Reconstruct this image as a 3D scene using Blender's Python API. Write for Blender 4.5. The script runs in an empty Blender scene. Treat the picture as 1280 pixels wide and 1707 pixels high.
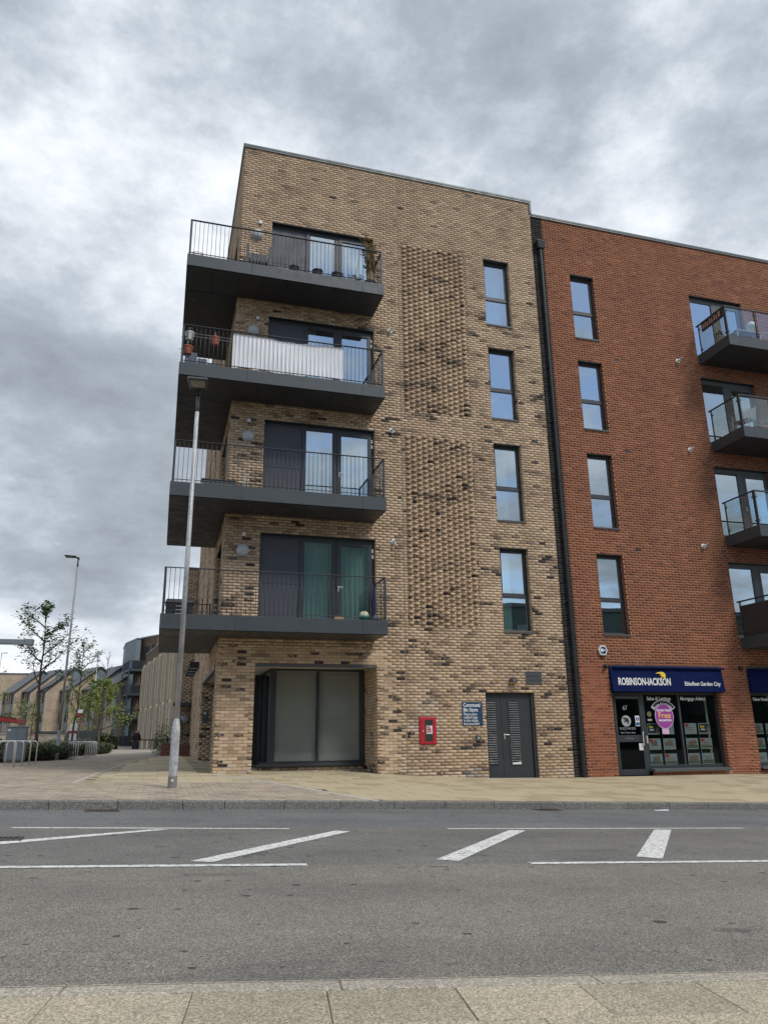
import bpy, bmesh, math, random
import numpy as np
from mathutils import Vector, Matrix, noise as mnoise

# ------------------------------------------------------------------ camera, sky, sun, exposure
SC = bpy.context.scene
COL = SC.collection
YAW, PITCH, ROLL = math.radians(16.434), math.radians(16.79), math.radians(-0.652)
CAMP = Vector((0, -18.647, 1.047))
cam = bpy.data.cameras.new('camera'); camo = bpy.data.objects.new('camera', cam); COL.objects.link(camo)
cam.sensor_fit = 'VERTICAL'; cam.sensor_height = 24.0; cam.lens = 24.0*1242.64/1707.0
cam.clip_start = 0.1; cam.clip_end = 3000
_f = Vector((math.sin(YAW)*math.cos(PITCH), math.cos(YAW)*math.cos(PITCH), math.sin(PITCH)))
_r = Vector((math.cos(YAW), -math.sin(YAW), 0)); _u = _r.cross(_f)
_r2 = math.cos(ROLL)*_r + math.sin(ROLL)*_u; _u2 = -math.sin(ROLL)*_r + math.cos(ROLL)*_u
camo.matrix_world = Matrix(((_r2.x, _u2.x, -_f.x, CAMP.x), (_r2.y, _u2.y, -_f.y, CAMP.y), (_r2.z, _u2.z, -_f.z, CAMP.z), (0, 0, 0, 1)))
SC.camera = camo

SUN_AZ = Vector((0.42, -0.72, 0)).normalized(); SUN_EL = math.radians(50)
sund = bpy.data.lights.new('sun', 'SUN'); sund.energy = 1.5; sund.angle = math.radians(16); sund.color = (1.0, 0.955, 0.89)
suno = bpy.data.objects.new('sun', sund); COL.objects.link(suno)
sdir = Vector((SUN_AZ.x*math.cos(SUN_EL), SUN_AZ.y*math.cos(SUN_EL), math.sin(SUN_EL)))
suno.rotation_euler = sdir.to_track_quat('Z', 'Y').to_euler(); suno.location = (0, 0, 40)

SC.view_settings.view_transform = 'Standard'; SC.view_settings.look = 'None'
SC.view_settings.exposure = 0.56; SC.view_settings.gamma = 1.0; SC.view_settings.use_curve_mapping = False

W = bpy.data.worlds.new('World'); SC.world = W; W.use_nodes = True
def build_world():
    nt = W.node_tree; nt.nodes.clear(); N = nt.nodes.new; L = nt.links.new
    out = N('ShaderNodeOutputWorld'); bg = N('ShaderNodeBackground'); bg.inputs[1].default_value = 0.1
    L(bg.outputs[0], out.inputs[0])
    sky = N('ShaderNodeTexSky'); sky.sky_type = 'NISHITA'; sky.sun_disc = False
    sky.sun_elevation = SUN_EL; sky.sun_rotation = math.atan2(SUN_AZ.x, SUN_AZ.y); sky.air_density = 1.0; sky.dust_density = .25
    tc = N('ShaderNodeTexCoord'); nrm = N('ShaderNodeVectorMath'); nrm.operation = 'NORMALIZE'; L(tc.outputs['Generated'], nrm.inputs[0])
    sep = N('ShaderNodeSeparateXYZ'); L(nrm.outputs[0], sep.inputs[0])
    def M(op, a, b=None, clamp=False):
        n = N('ShaderNodeMath'); n.operation = op; n.use_clamp = clamp
        for i, v in enumerate((a, b)):
            if v is None: continue
            if isinstance(v, (int, float)): n.inputs[i].default_value = v
            else: L(v, n.inputs[i])
        return n.outputs[0]
    zz = M('ADD', M('MAXIMUM', sep.outputs[2], 0.0), 0.16)
    px = M('DIVIDE', sep.outputs[0], zz); py = M('DIVIDE', sep.outputs[1], zz)
    cmb = N('ShaderNodeCombineXYZ'); L(px, cmb.inputs[0]); L(py, cmb.inputs[1])
    def NZ(scale, det, rough, dist, off):
        a = N('ShaderNodeVectorMath'); a.operation = 'ADD'; L(cmb.outputs[0], a.inputs[0]); a.inputs[1].default_value = off
        n = N('ShaderNodeTexNoise'); n.inputs['Scale'].default_value = scale; n.inputs['Detail'].default_value = det
        n.inputs['Roughness'].default_value = rough; n.inputs['Distortion'].default_value = dist; L(a.outputs[0], n.inputs['Vector'])
        return n.outputs[0]
    def NS(scale, det, rough, dist, off):
        mp = N('ShaderNodeMapping'); mp.inputs['Scale'].default_value = (1, 1, 1.7); mp.inputs['Location'].default_value = off; L(nrm.outputs[0], mp.inputs[0])
        n = N('ShaderNodeTexNoise'); n.inputs['Scale'].default_value = scale; n.inputs['Detail'].default_value = det; n.inputs['Roughness'].default_value = rough; n.inputs['Distortion'].default_value = dist; L(mp.outputs[0], n.inputs['Vector']); return n.outputs[0]
    n1 = NZ(1.15, 12, .60, 0, (3.1, 1.7, 0.4)); n2 = NS(5.2, 12, .66, 0, (7.3, 2.2, 1.9)); n4 = NS(13, 9, .62, 0, (2.3, 4.2, 6.9)); n3 = NS(2.1, 10, .56, 0, (1.3, 9.2, 3.0))
    b = M('ADD', M('ADD', M('ADD', M('MULTIPLY', n1, .55), M('MULTIPLY', n2, .55)), M('MULTIPLY', n3, .45)), M('ADD', M('MULTIPLY', n4, .16), -.38))
    # cloud masses that stand in this sky (direction, reach, lighter or darker)
    wob = N('ShaderNodeVectorMath'); wob.operation = 'ADD'; L(nrm.outputs[0], wob.inputs[0])
    nz = N('ShaderNodeTexNoise'); nz.inputs['Scale'].default_value = 3.2; nz.inputs['Detail'].default_value = 6; L(nrm.outputs[0], nz.inputs['Vector'])
    sb = N('ShaderNodeVectorMath'); sb.operation = 'SUBTRACT'; L(nz.outputs['Color'], sb.inputs[0]); sb.inputs[1].default_value = (.5, .5, .5)
    sc = N('ShaderNodeVectorMath'); sc.operation = 'SCALE'; sc.inputs['Scale'].default_value = .42; L(sb.outputs[0], sc.inputs[0]); L(sc.outputs[0], wob.inputs[1])
    masses = [((-.117, .944, .309), .16, -.10), ((-.13, .93, .25), .10, -.06), ((.24, .63, .74), .20, -.085), ((-.169, .88, .42), .13, -.05), ((-.192, .694, .694), .12, .05),
              ((.466, .633, .617), .08, .09), ((-.174, .843, .509), .10, .04), ((-.12, .99, .14), .14, .10), ((-.3, .90, .33), .12, .06), ((.598, .58, .50), .13, .12), ((-.03, .70, .71), .10, .03),
              ((.544, .523, .70), .16, -.03), ((-.35, .62, .70), .2, -.06), ((.7, -.2, .68), .35, .05), ((-.6, -.5, .6), .3, -.05)]
    for d, rad, amt in masses:
        v = N('ShaderNodeVectorMath'); v.operation = 'DISTANCE'; L(wob.outputs[0], v.inputs[0]); v.inputs[1].default_value = Vector(d).normalized()
        mr = N('ShaderNodeMapRange'); mr.interpolation_type = 'SMOOTHERSTEP'; L(v.outputs['Value'], mr.inputs[0])
        mr.inputs[1].default_value = 0; mr.inputs[2].default_value = rad*1.7; mr.inputs[3].default_value = amt; mr.inputs[4].default_value = 0
        b = M('ADD', b, mr.outputs[0])
    ramp = N('ShaderNodeValToRGB'); L(b, ramp.inputs[0]); e = ramp.color_ramp.elements
    e[0].position = .22; e[0].color = (2.2, 2.48, 2.85, 1); e[1].position = .68; e[1].color = (7.5, 7.75, 8.0, 1)
    for p, c in ((.36, (3.0, 3.38, 3.85, 1)), (.44, (3.9, 4.33, 4.82, 1)), (.505, (4.95, 5.36, 5.85, 1)), (.58, (6.2, 6.55, 6.95, 1))):
        q = e.new(p); q.color = c
    # towards the horizon the cloud base is seen through more air: paler, more even
    hz = N('ShaderNodeMapRange'); L(sep.outputs[2], hz.inputs[0]); hz.inputs[1].default_value = 0; hz.inputs[2].default_value = .17; hz.inputs[3].default_value = .6; hz.inputs[4].default_value = 0
    mh = N('ShaderNodeMixRGB'); L(hz.outputs[0], mh.inputs[0]); L(ramp.outputs[0], mh.inputs[1]); mh.inputs[2].default_value = (6.4, 6.8, 7.3, 1)
    # breaks of blue: more of them to the south (behind the viewer)
    c1 = NZ(0.95, 8, .58, .4, (11.3, 4.4, 5.0))
    south = N('ShaderNodeMapRange'); L(sep.outputs[1], south.inputs[0]); south.inputs[1].default_value = .25; south.inputs[2].default_value = -.5; south.inputs[3].default_value = .26; south.inputs[4].default_value = -.003
    cov = M('ADD', M('ADD', M('MULTIPLY', c1, .6), M('MULTIPLY', NS(7.5, 7, .6, .5, (1.2, 5.5, 2.0)), .42)), south.outputs[0])
    vb = N('ShaderNodeVectorMath'); vb.operation = 'DISTANCE'; L(wob.outputs[0], vb.inputs[0]); vb.inputs[1].default_value = (-.165, .98, .088)
    mb_ = N('ShaderNodeMapRange'); mb_.interpolation_type = 'SMOOTHSTEP'; L(vb.outputs['Value'], mb_.inputs[0]); mb_.inputs[1].default_value = 0; mb_.inputs[2].default_value = .1; mb_.inputs[3].default_value = -.24; mb_.inputs[4].default_value = 0
    cov = M('ADD', cov, mb_.outputs[0])
    cr = N('ShaderNodeMapRange'); cr.interpolation_type = 'SMOOTHSTEP'; L(cov, cr.inputs[0]); cr.inputs[1].default_value = .445; cr.inputs[2].default_value = .56
    mx = N('ShaderNodeMixRGB'); L(cr.outputs[0], mx.inputs[0]); L(sky.outputs[0], mx.inputs[1]); L(mh.outputs[0], mx.inputs[2])
    # below the horizon
    gm = N('ShaderNodeMapRange'); L(sep.outputs[2], gm.inputs[0]); gm.inputs[1].default_value = -.02; gm.inputs[2].default_value = 0
    mg = N('ShaderNodeMixRGB'); L(gm.outputs[0], mg.inputs[0]); mg.inputs[1].default_value = (1.2, 1.15, 1.05, 1); L(mx.outputs[0], mg.inputs[2])
    L(mg.outputs[0], bg.inputs[0])
build_world()

# ------------------------------------------------------------------ helpers
random.seed(7)
rng = np.random.default_rng(11)
ORG = {}
def tag(o, label=None, cat=None, group=None, kind=None):
    if label: o['label'] = label
    if cat: o['category'] = cat
    if group: o['group'] = group
    if kind: o['kind'] = kind
    return o
def empty(name, loc, label=None, cat=None, group=None, rz=0, kind=None):
    o = bpy.data.objects.new(name, None); COL.objects.link(o); o.location = loc; o.rotation_euler = (0, 0, rz); o.empty_display_size = .2
    ORG[o.name] = Vector(loc); return tag(o, label, cat, group, kind)
class MB:
    def __init__(s): s.v = []; s.f = []; s.m = []
    def _a(s, pts, faces, mi=0):
        n = len(s.v); s.v += [tuple(p) for p in pts]; s.f += [tuple(n+i for i in f) for f in faces]; s.m += [mi]*len(faces); return s
    def hexa(s, p, mi=0): return s._a(p, [(0, 3, 2, 1), (4, 5, 6, 7), (0, 1, 5, 4), (1, 2, 6, 5), (2, 3, 7, 6), (3, 0, 4, 7)], mi)
    def box(s, x0, x1, y0, y1, z0, z1, mi=0):
        return s.hexa([(x0, y0, z0), (x1, y0, z0), (x1, y1, z0), (x0, y1, z0), (x0, y0, z1), (x1, y0, z1), (x1, y1, z1), (x0, y1, z1)], mi)
    def quad(s, *p, mi=0): return s._a(p, [tuple(range(len(p)))], mi)
    def prism(s, poly, z0, z1, mi=0):
        n = len(poly); return s._a([(x, y, z0) for x, y in poly]+[(x, y, z1) for x, y in poly], [tuple(range(n))[::-1], tuple(range(n, 2*n))]+[(i, (i+1) % n, n+(i+1) % n, n+i) for i in range(n)], mi)
    def prismy(s, poly, y0, y1, mi=0):   # poly in x,z
        n = len(poly); return s._a([(x, y0, z) for x, z in poly]+[(x, y1, z) for x, z in poly], [tuple(range(n)), tuple(range(n, 2*n))[::-1]]+[(i, n+i, n+(i+1) % n, (i+1) % n) for i in range(n)], mi)
    def tube(s, pts, rad, n=8, mi=0, caps=True):
        pts = [Vector(p) for p in pts]; rad = [rad]*len(pts) if isinstance(rad, (int, float)) else rad
        base = len(s.v); up = None
        for i, p in enumerate(pts):
            d = (pts[min(i+1, len(pts)-1)]-pts[max(i-1, 0)]).normalized()
            if up is None: up = d.orthogonal().normalized()
            else: up = (up-d*up.dot(d)).normalized()
            w = d.cross(up)
            for k in range(n):
                a = 2*math.pi*k/n; s.v.append(tuple(p+(up*math.cos(a)+w*math.sin(a))*rad[i]))
        for i in range(len(pts)-1):
            for k in range(n):
                a = base+i*n+k; b = base+i*n+(k+1) % n; s.f.append((a, b, b+n, a+n)); s.m.append(mi)
        if caps:
            s.f.append(tuple(base+k for k in range(n))[::-1]); s.f.append(tuple(base+(len(pts)-1)*n+k for k in range(n))); s.m += [mi, mi]
        return s
    def lathe(s, prof, c=(0, 0, 0), n=20, mi=0, ax='z'):
        base = len(s.v)
        for r, h in prof:
            for k in range(n):
                a = 2*math.pi*k/n; x, y = r*math.cos(a), r*math.sin(a)
                s.v.append((c[0]+x, c[1]+y, c[2]+h) if ax == 'z' else (c[0]+x, c[1]-h, c[2]+y))
        for i in range(len(prof)-1):
            for k in range(n):
                a = base+i*n+k; b = base+i*n+(k+1) % n; s.f.append((a, b, b+n, a+n)); s.m.append(mi)
        s.f.append(tuple(base+k for k in range(n))[::-1]); s.f.append(tuple(base+(len(prof)-1)*n+k for k in range(n))); s.m += [mi, mi]
        return s
    def ball(s, c, r, n=14, mi=0, sz=1.0):
        prof = [(max(r*math.sin(math.pi*i/8), .001), -r*math.cos(math.pi*i/8)*sz) for i in range(9)]; return s.lathe(prof, c, n, mi)
def mk(name, mb, mats, parent=None, smooth=False, bevel=0, origin=None):
    if not isinstance(mats, (list, tuple)): mats = [mats]
    v = np.array(mb.v, dtype=float)
    if origin is None: o = Vector(((v[:, 0].min()+v[:, 0].max())/2, (v[:, 1].min()+v[:, 1].max())/2, v[:, 2].min()))
    else: o = Vector(origin)
    me = bpy.data.meshes.new(name); me.from_pydata((v-np.array(o)).tolist(), [], mb.f)
    for m in mats: me.materials.append(m)
    if len(mats) > 1: me.polygons.foreach_set('material_index', mb.m)
    if smooth: me.polygons.foreach_set('use_smooth', [True]*len(me.polygons))
    me.update()
    ob = bpy.data.objects.new(name, me); COL.objects.link(ob)
    if smooth and smooth != 'all': 
        try: me.set_sharp_from_angle(angle=math.radians(38))
        except Exception: pass
    if bevel:
        b = ob.modifiers.new('bevel', 'BEVEL'); b.width = bevel; b.segments = 2; b.limit_method = 'ANGLE'
    if parent is not None:
        ob.parent = parent; ob.location = o-ORG[parent.name]
    else: ob.location = o
    ORG[ob.name] = o
    return ob
def clone(src, name, origin, parent=None):
    ob = src.copy(); ob.name = name; COL.objects.link(ob); ORG[ob.name] = Vector(origin)
    if parent is not None: ob.parent = parent; ob.location = Vector(origin)-ORG[parent.name]
    else: ob.location = origin
    return ob
def copy_tree(o, loc, rz, label, parent=None):
    kids = list(o.children)
    c = o.copy(); COL.objects.link(c); c.parent = parent
    if parent is None:
        c.location = loc; c.rotation_euler = (0, 0, rz)
        if label: c['label'] = label
    for ch in kids: copy_tree(ch, None, None, None, c)
    return c

# ------------------------------------------------------------------ materials
def _nt(name):
    m = bpy.data.materials.new(name); m.use_nodes = True; nt = m.node_tree
    return m, nt, nt.nodes.new, nt.links.new, nt.nodes['Principled BSDF']
def pos(nt, scale=(1, 1, 1)):
    g = nt.nodes.new('ShaderNodeNewGeometry'); mp = nt.nodes.new('ShaderNodeMapping'); mp.inputs['Scale'].default_value = scale
    nt.links.new(g.outputs['Position'], mp.inputs[0]); return mp.outputs[0]
def nz(nt, vec, scale, det=4, rough=.5):
    n = nt.nodes.new('ShaderNodeTexNoise'); n.inputs['Scale'].default_value = scale; n.inputs['Detail'].default_value = det; n.inputs['Roughness'].default_value = rough
    nt.links.new(vec, n.inputs['Vector']); return n.outputs[0]
def rampn(nt, fac, stops):
    r = nt.nodes.new('ShaderNodeValToRGB'); nt.links.new(fac, r.inputs[0]); e = r.color_ramp.elements
    e[0].position, e[0].color = stops[0][0], (*stops[0][1], 1); e[1].position, e[1].color = stops[-1][0], (*stops[-1][1], 1)
    for p, c in stops[1:-1]: q = e.new(p); q.color = (*c, 1)
    return r.outputs[0]
def mixc(nt, fac, a, b, mode='MIX'):
    m = nt.nodes.new('ShaderNodeMixRGB'); m.blend_type = mode
    for i, v in enumerate((fac, a, b)):
        if isinstance(v, (int, float)): m.inputs[i].default_value = v
        elif isinstance(v, tuple): m.inputs[i].default_value = (*v, 1)
        else: nt.links.new(v, m.inputs[i])
    return m.outputs[0]
def mth(nt, op, a, b=None, clamp=False):
    n = nt.nodes.new('ShaderNodeMath'); n.operation = op; n.use_clamp = clamp
    for i, v in enumerate((a, b)):
        if v is None: continue
        if isinstance(v, (int, float)): n.inputs[i].default_value = v
        else: nt.links.new(v, n.inputs[i])
    return n.outputs[0]
def sstep(nt, v, a, b, c=0., d=1.):
    n = nt.nodes.new('ShaderNodeMapRange'); n.interpolation_type = 'SMOOTHSTEP'; nt.links.new(v, n.inputs[0])
    for i, q in enumerate((a, b, c, d)): n.inputs[i+1].default_value = q
    return n.outputs[0]
def bump(nt, bs, h, strength, dist):
    b = nt.nodes.new('ShaderNodeBump'); b.inputs['Strength'].default_value = strength; b.inputs['Distance'].default_value = dist
    nt.links.new(h, b.inputs['Height']); nt.links.new(b.outputs[0], bs.inputs['Normal'])
def plain(name, col, rough=.6, metal=0., var=.12, scale=3., bmp=0., bscale=60., spec=.5):
    m, nt, N, L, bs = _nt(name); p = pos(nt)
    n = nz(nt, p, scale, 5); c = mixc(nt, n, tuple(x*(1-var) for x in col), tuple(min(1, x*(1+var)) for x in col)); L(c, bs.inputs['Base Color'])
    bs.inputs['Roughness'].default_value = rough; bs.inputs['Metallic'].default_value = metal; bs.inputs['Specular IOR Level'].default_value = spec
    r = nz(nt, p, scale*2.7, 3); rr = sstep(nt, r, .3, .7, max(0, rough-.08), min(1, rough+.08)); L(rr, bs.inputs['Roughness'])
    if bmp: bump(nt, bs, nz(nt, p, bscale, 3), bmp, .003)
    return m
def brick_mat(name, stops, burncol, fleck=.25, zshift=None):
    m, nt, N, L, bs = _nt(name)
    at = N('ShaderNodeAttribute'); at.attribute_name = 'bc'; sp = N('ShaderNodeSeparateXYZ'); L(at.outputs['Vector'], sp.inputs[0])
    base = rampn(nt, sp.outputs[0], stops)
    p = pos(nt); pst = pos(nt, (1, 1, 2.2))
    fine = nz(nt, p, 55, 4, .6); c = mixc(nt, fleck, base, mixc(nt, fine, (.25, .25, .25), (1.6, 1.55, 1.5)), 'MULTIPLY')
    big = nz(nt, p, .55, 5); c = mixc(nt, .55, c, rampn(nt, big, [(.3, (.78, .76, .75)), (.7, (1.12, 1.12, 1.1))]), 'MULTIPLY')
    c = mixc(nt, .4, c, rampn(nt, nz(nt, pos(nt, (1.6, 1.6, .22)), 1.0, 6, .6), [(.34, (.72, .72, .72)), (.55, (1, 1, 1)), (.7, (1.1, 1.1, 1.1))]), 'MULTIPLY')
    bn = nz(nt, pst, 13, 5, .62)
    thr = mth(nt, 'SUBTRACT', .84, mth(nt, 'MULTIPLY', sp.outputs[2], .55)); d = mth(nt, 'SUBTRACT', bn, thr)
    bf = sstep(nt, d, -.05, .12); c = mixc(nt, bf, c, burncol)
    c = mixc(nt, sp.outputs[1], c, (.62, .58, .52))       # pale efflorescence / limewash residue on a few
    L(c, bs.inputs['Base Color']); bs.inputs['Roughness'].default_value = .92; bs.inputs['Specular IOR Level'].default_value = .2
    bump(nt, bs, nz(nt, p, 90, 3, .7), .5, .004)
    return m
def mortar_mat(name, col):
    return plain(name, col, .95, 0, .25, 9, .4, 120, .1)
def glass_mat(name, refl=.22, tint=(.55, .62, .62), fres=1.45):
    m, nt, N, L, bs = _nt(name); nt.nodes.remove(bs); out = nt.nodes['Material Output']
    tr = N('ShaderNodeBsdfTransparent'); tr.inputs[0].default_value = (*tint, 1)
    gl = N('ShaderNodeBsdfGlossy'); gl.inputs['Roughness'].default_value = 0.0; gl.inputs[0].default_value = (.82, .93, 1, 1)
    lw = N('ShaderNodeLayerWeight'); lw.inputs[0].default_value = .5; g5 = mth(nt, 'POWER', lw.outputs['Facing'], 3.2)
    ge = N('ShaderNodeNewGeometry'); fac = mth(nt, 'ADD', mth(nt, 'MULTIPLY', g5, .75), refl, True); fac = mth(nt, 'MULTIPLY', fac, mth(nt, 'SUBTRACT', 1.0, ge.outputs['Backfacing']))
    b = N('ShaderNodeBump'); b.inputs['Strength'].default_value = .10; b.inputs['Distance'].default_value = .02
    L(nz(nt, pos(nt), .9, 1), b.inputs['Height']); L(b.outputs[0], gl.inputs['Normal'])
    mx = N('ShaderNodeMixShader'); L(fac, mx.inputs[0]); L(tr.outputs[0], mx.inputs[1]); L(gl.outputs[0], mx.inputs[2]); L(mx.outputs[0], out.inputs[0])
    return m
def proc_brick(name, c1, c2, mort, sc=1.0):
    m, nt, N, L, bs = _nt(name)
    g = N('ShaderNodeNewGeometry'); sp = N('ShaderNodeSeparateXYZ'); L(g.outputs['Position'], sp.inputs[0])
    u = mth(nt, 'ADD', sp.outputs[0], sp.outputs[1]); cb = N('ShaderNodeCombineXYZ'); L(u, cb.inputs[0]); L(sp.outputs[2], cb.inputs[1])
    bt = N('ShaderNodeTexBrick'); L(cb.outputs[0], bt.inputs[0]); bt.inputs['Scale'].default_value = 1/sc
    bt.inputs['Brick Width'].default_value = .225; bt.inputs['Row Height'].default_value = .075; bt.inputs['Mortar Size'].default_value = .01
    bt.inputs['Color1'].default_value = (*c1, 1); bt.inputs['Color2'].default_value = (*c2, 1); bt.inputs['Mortar'].default_value = (*mort, 1)
    n = nz(nt, pos(nt), .9, 8, .7); c = mixc(nt, .8, bt.outputs[0], rampn(nt, n, [(.3, (.6, .58, .56)), (.62, (1.15, 1.12, 1.1))]), 'MULTIPLY')
    L(c, bs.inputs['Base Color']); bs.inputs['Roughness'].default_value = .93; bs.inputs['Specular IOR Level'].default_value = .2
    return m

TAN = [(0.0, (.115, .092, .078)), (.2, (.235, .178, .135)), (.45, (.40, .295, .203)), (.7, (.545, .40, .27)), (1.0, (.65, .505, .355))]
M = {}
M['tan'] = brick_mat('buff_brick', TAN, (.045, .040, .040))
M['tanm'] = mortar_mat('buff_mortar', (.165, .125, .09))
M['red'] = brick_mat('red_brick', [(0, (.11, .047, .036)), (.3, (.18, .065, .042)), (.6, (.265, .092, .052)), (1, (.36, .138, .074))], (.09, .045, .04), .3)
M['redm'] = mortar_mat('pale_mortar', (.47, .32, .205))
M['blk'] = brick_mat('black_brick', [(0, (.014, .014, .017)), (1, (.045, .044, .05))], (.01, .01, .01))
M['blkm'] = mortar_mat('grey_mortar', (.13, .115, .09))
M['dark'] = plain('dark_grey_metal', (.036, .041, .048), .42, 0, .1, 2)
M['fascia'] = plain('balcony_metal', (.044, .054, .062), .5, 0, .14, 2.2, .1, 8)
M['soffit'] = plain('soffit_metal', (.032, .037, .044), .45, 0, .12, 1.5)
M['panel'] = plain('door_panel', (.060, .066, .082), .55, 0, .06, 1.5)
M['frame2'] = plain('grey_frame', (.075, .083, .088), .5, 0, .08, 2)
M['coping'] = plain('coping_metal', (.10, .115, .12), .5, .1, .08, 1)
M['coplip'] = plain('coping_lip', (.13, .15, .15), .45, .1, .08, 1)
M['galv'] = None
def galv():
    m, nt, N, L, bs = _nt('galvanised_steel'); p = pos(nt); v = N('ShaderNodeTexVoronoi'); v.inputs['Scale'].default_value = 42; L(p, v.inputs['Vector'])
    c = mixc(nt, .5, rampn(nt, nz(nt, pos(nt, (1, 1, .35)), 5, 5, .65), [(.3, (.22, .24, .26)), (.68, (.48, .52, .55))]), v.outputs['Color'], 'SOFT_LIGHT'); hs = N('ShaderNodeHueSaturation'); hs.inputs['Saturation'].default_value = .25; L(c, hs.inputs['Color'])
    L(hs.outputs[0], bs.inputs['Base Color']); bs.inputs['Metallic'].default_value = .35; bs.inputs['Roughness'].default_value = .55; return m
M['galv'] = galv()
M['glass'] = glass_mat('window_glass', .52, (.80, .88, .87))
M['glassb'] = glass_mat('balustrade_glass', .14, (.86, .90, .88))
M['glasss'] = glass_mat('shop_glass', .03, (.85, .88, .86))
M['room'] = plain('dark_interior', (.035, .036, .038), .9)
M['curt'] = plain('pale_curtain', (.50, .56, .56), .9, 0, .1, 4)
M['curtt'] = plain('teal_curtain', (.66, .78, .75), .9, 0, .12, 3)
M['white'] = plain('white_plastic', (.70, .71, .70), .5, 0, .05)
M['whitec'] = plain('white_sheet', (.90, .91, .93), .9, 0, .03, 3)
M['lens'] = plain('light_lens', (.42, .45, .46), .25, 0, .1, 6)
M['black'] = plain('black_plastic', (.015, .015, .017), .45)
M['chrome'] = plain('brushed_steel', (.66, .65, .62), .38, .35, .05)
M['terr'] = plain('terracotta', (.33, .10, .065), .8, 0, .15, 9)
M['wood'] = plain('cane', (.38, .27, .15), .8, 0, .2, 8)
M['bamboo'] = plain('dry_leaf', (.30, .25, .11), .8, 0, .35, 6)
M['blue'] = plain('awning_blue', (.0015, .008, .062), .8, 0, .08, 2, .2, 200, .15)
M['navy'] = plain('sign_navy', (.012, .048, .115), .5, 0, .05)
M['signred'] = plain('sign_red', (.42, .02, .03), .4, 0, .08)
M['txt'] = plain('lettering_white', (.82, .82, .82), .5, 0, .02)
M['txtg'] = plain('lettering_grey', (.34, .36, .38), .6, 0, .02)
M['yel'] = plain('logo_yellow', (.85, .62, .05), .5, 0, .03)
M['purple'] = plain('sticker_purple', (.30, .05, .30), .5, 0, .04)
M['pink'] = plain('sticker_pink', (.66, .45, .66), .5, 0, .04)
M['orange'] = plain('lettering_orange', (.88, .50, .12), .5, 0, .02)
M['bluest'] = plain('notice_blue', (.02, .08, .30), .5, 0, .03)
M['leaf'] = plain('green_leaf', (.11, .20, .05), .6, 0, .45, 2.2)
M['leaf2'] = plain('yellow_green_leaf', (.26, .32, .04), .6, 0, .4, 1.6)
M['leaf3'] = plain('shrub_leaf', (.050, .078, .026), .6, 0, .5, 2.5)
M['leaf4'] = plain('shrub_leaf_pale', (.15, .16, .07), .6, 0, .4, 3)
M['bark'] = plain('bark', (.085, .070, .055), .9, 0, .3, 8, .5, 40)
M['roof'] = plain('grey_roof_tile', (.115, .120, .130), .75, 0, .18, .8, .4, 6)
M['clad'] = plain('grey_blue_cladding', (.155, .19, .215), .6, 0, .08, .8)
M['farbrick'] = proc_brick('far_buff_brick', (.52, .41, .30), (.38, .29, .21), (.36, .30, .24))
M['farbrick2'] = proc_brick('shaded_wing_brick', (.27, .19, .13), (.10, .07, .055), (.14, .105, .08))  # darkened in colour so the recesses between the wing piers read as shaded
M['redwall'] = proc_brick('planter_brick', (.22, .075, .05), (.14, .05, .04), (.20, .15, .12))
M['lowwall'] = plain('pale_low_wall', (.46, .36, .29), .9, 0, .2, 2)
M['soil'] = plain('soil', (.035, .028, .02), .95, 0, .3, 3)
M['tealwall'] = plain('teal_sheeting', (.055, .092, .086), .7, 0, .2, .6)
M['skin'] = plain('skin', (.35, .20, .14), .6)
M['jacket'] = plain('dark_jacket', (.014, .010, .012), .8)
M['jeans'] = plain('dark_jeans', (.012, .014, .026), .8)
M['canopyred'] = plain('red_canopy', (.36, .035, .03), .5, 0, .1)
M['cab'] = plain('cabinet_grey', (.17, .20, .225), .5, 0, .06, 2)
M['iron'] = plain('rusty_iron', (.055, .040, .032), .7, .3, .3, 20)

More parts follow.
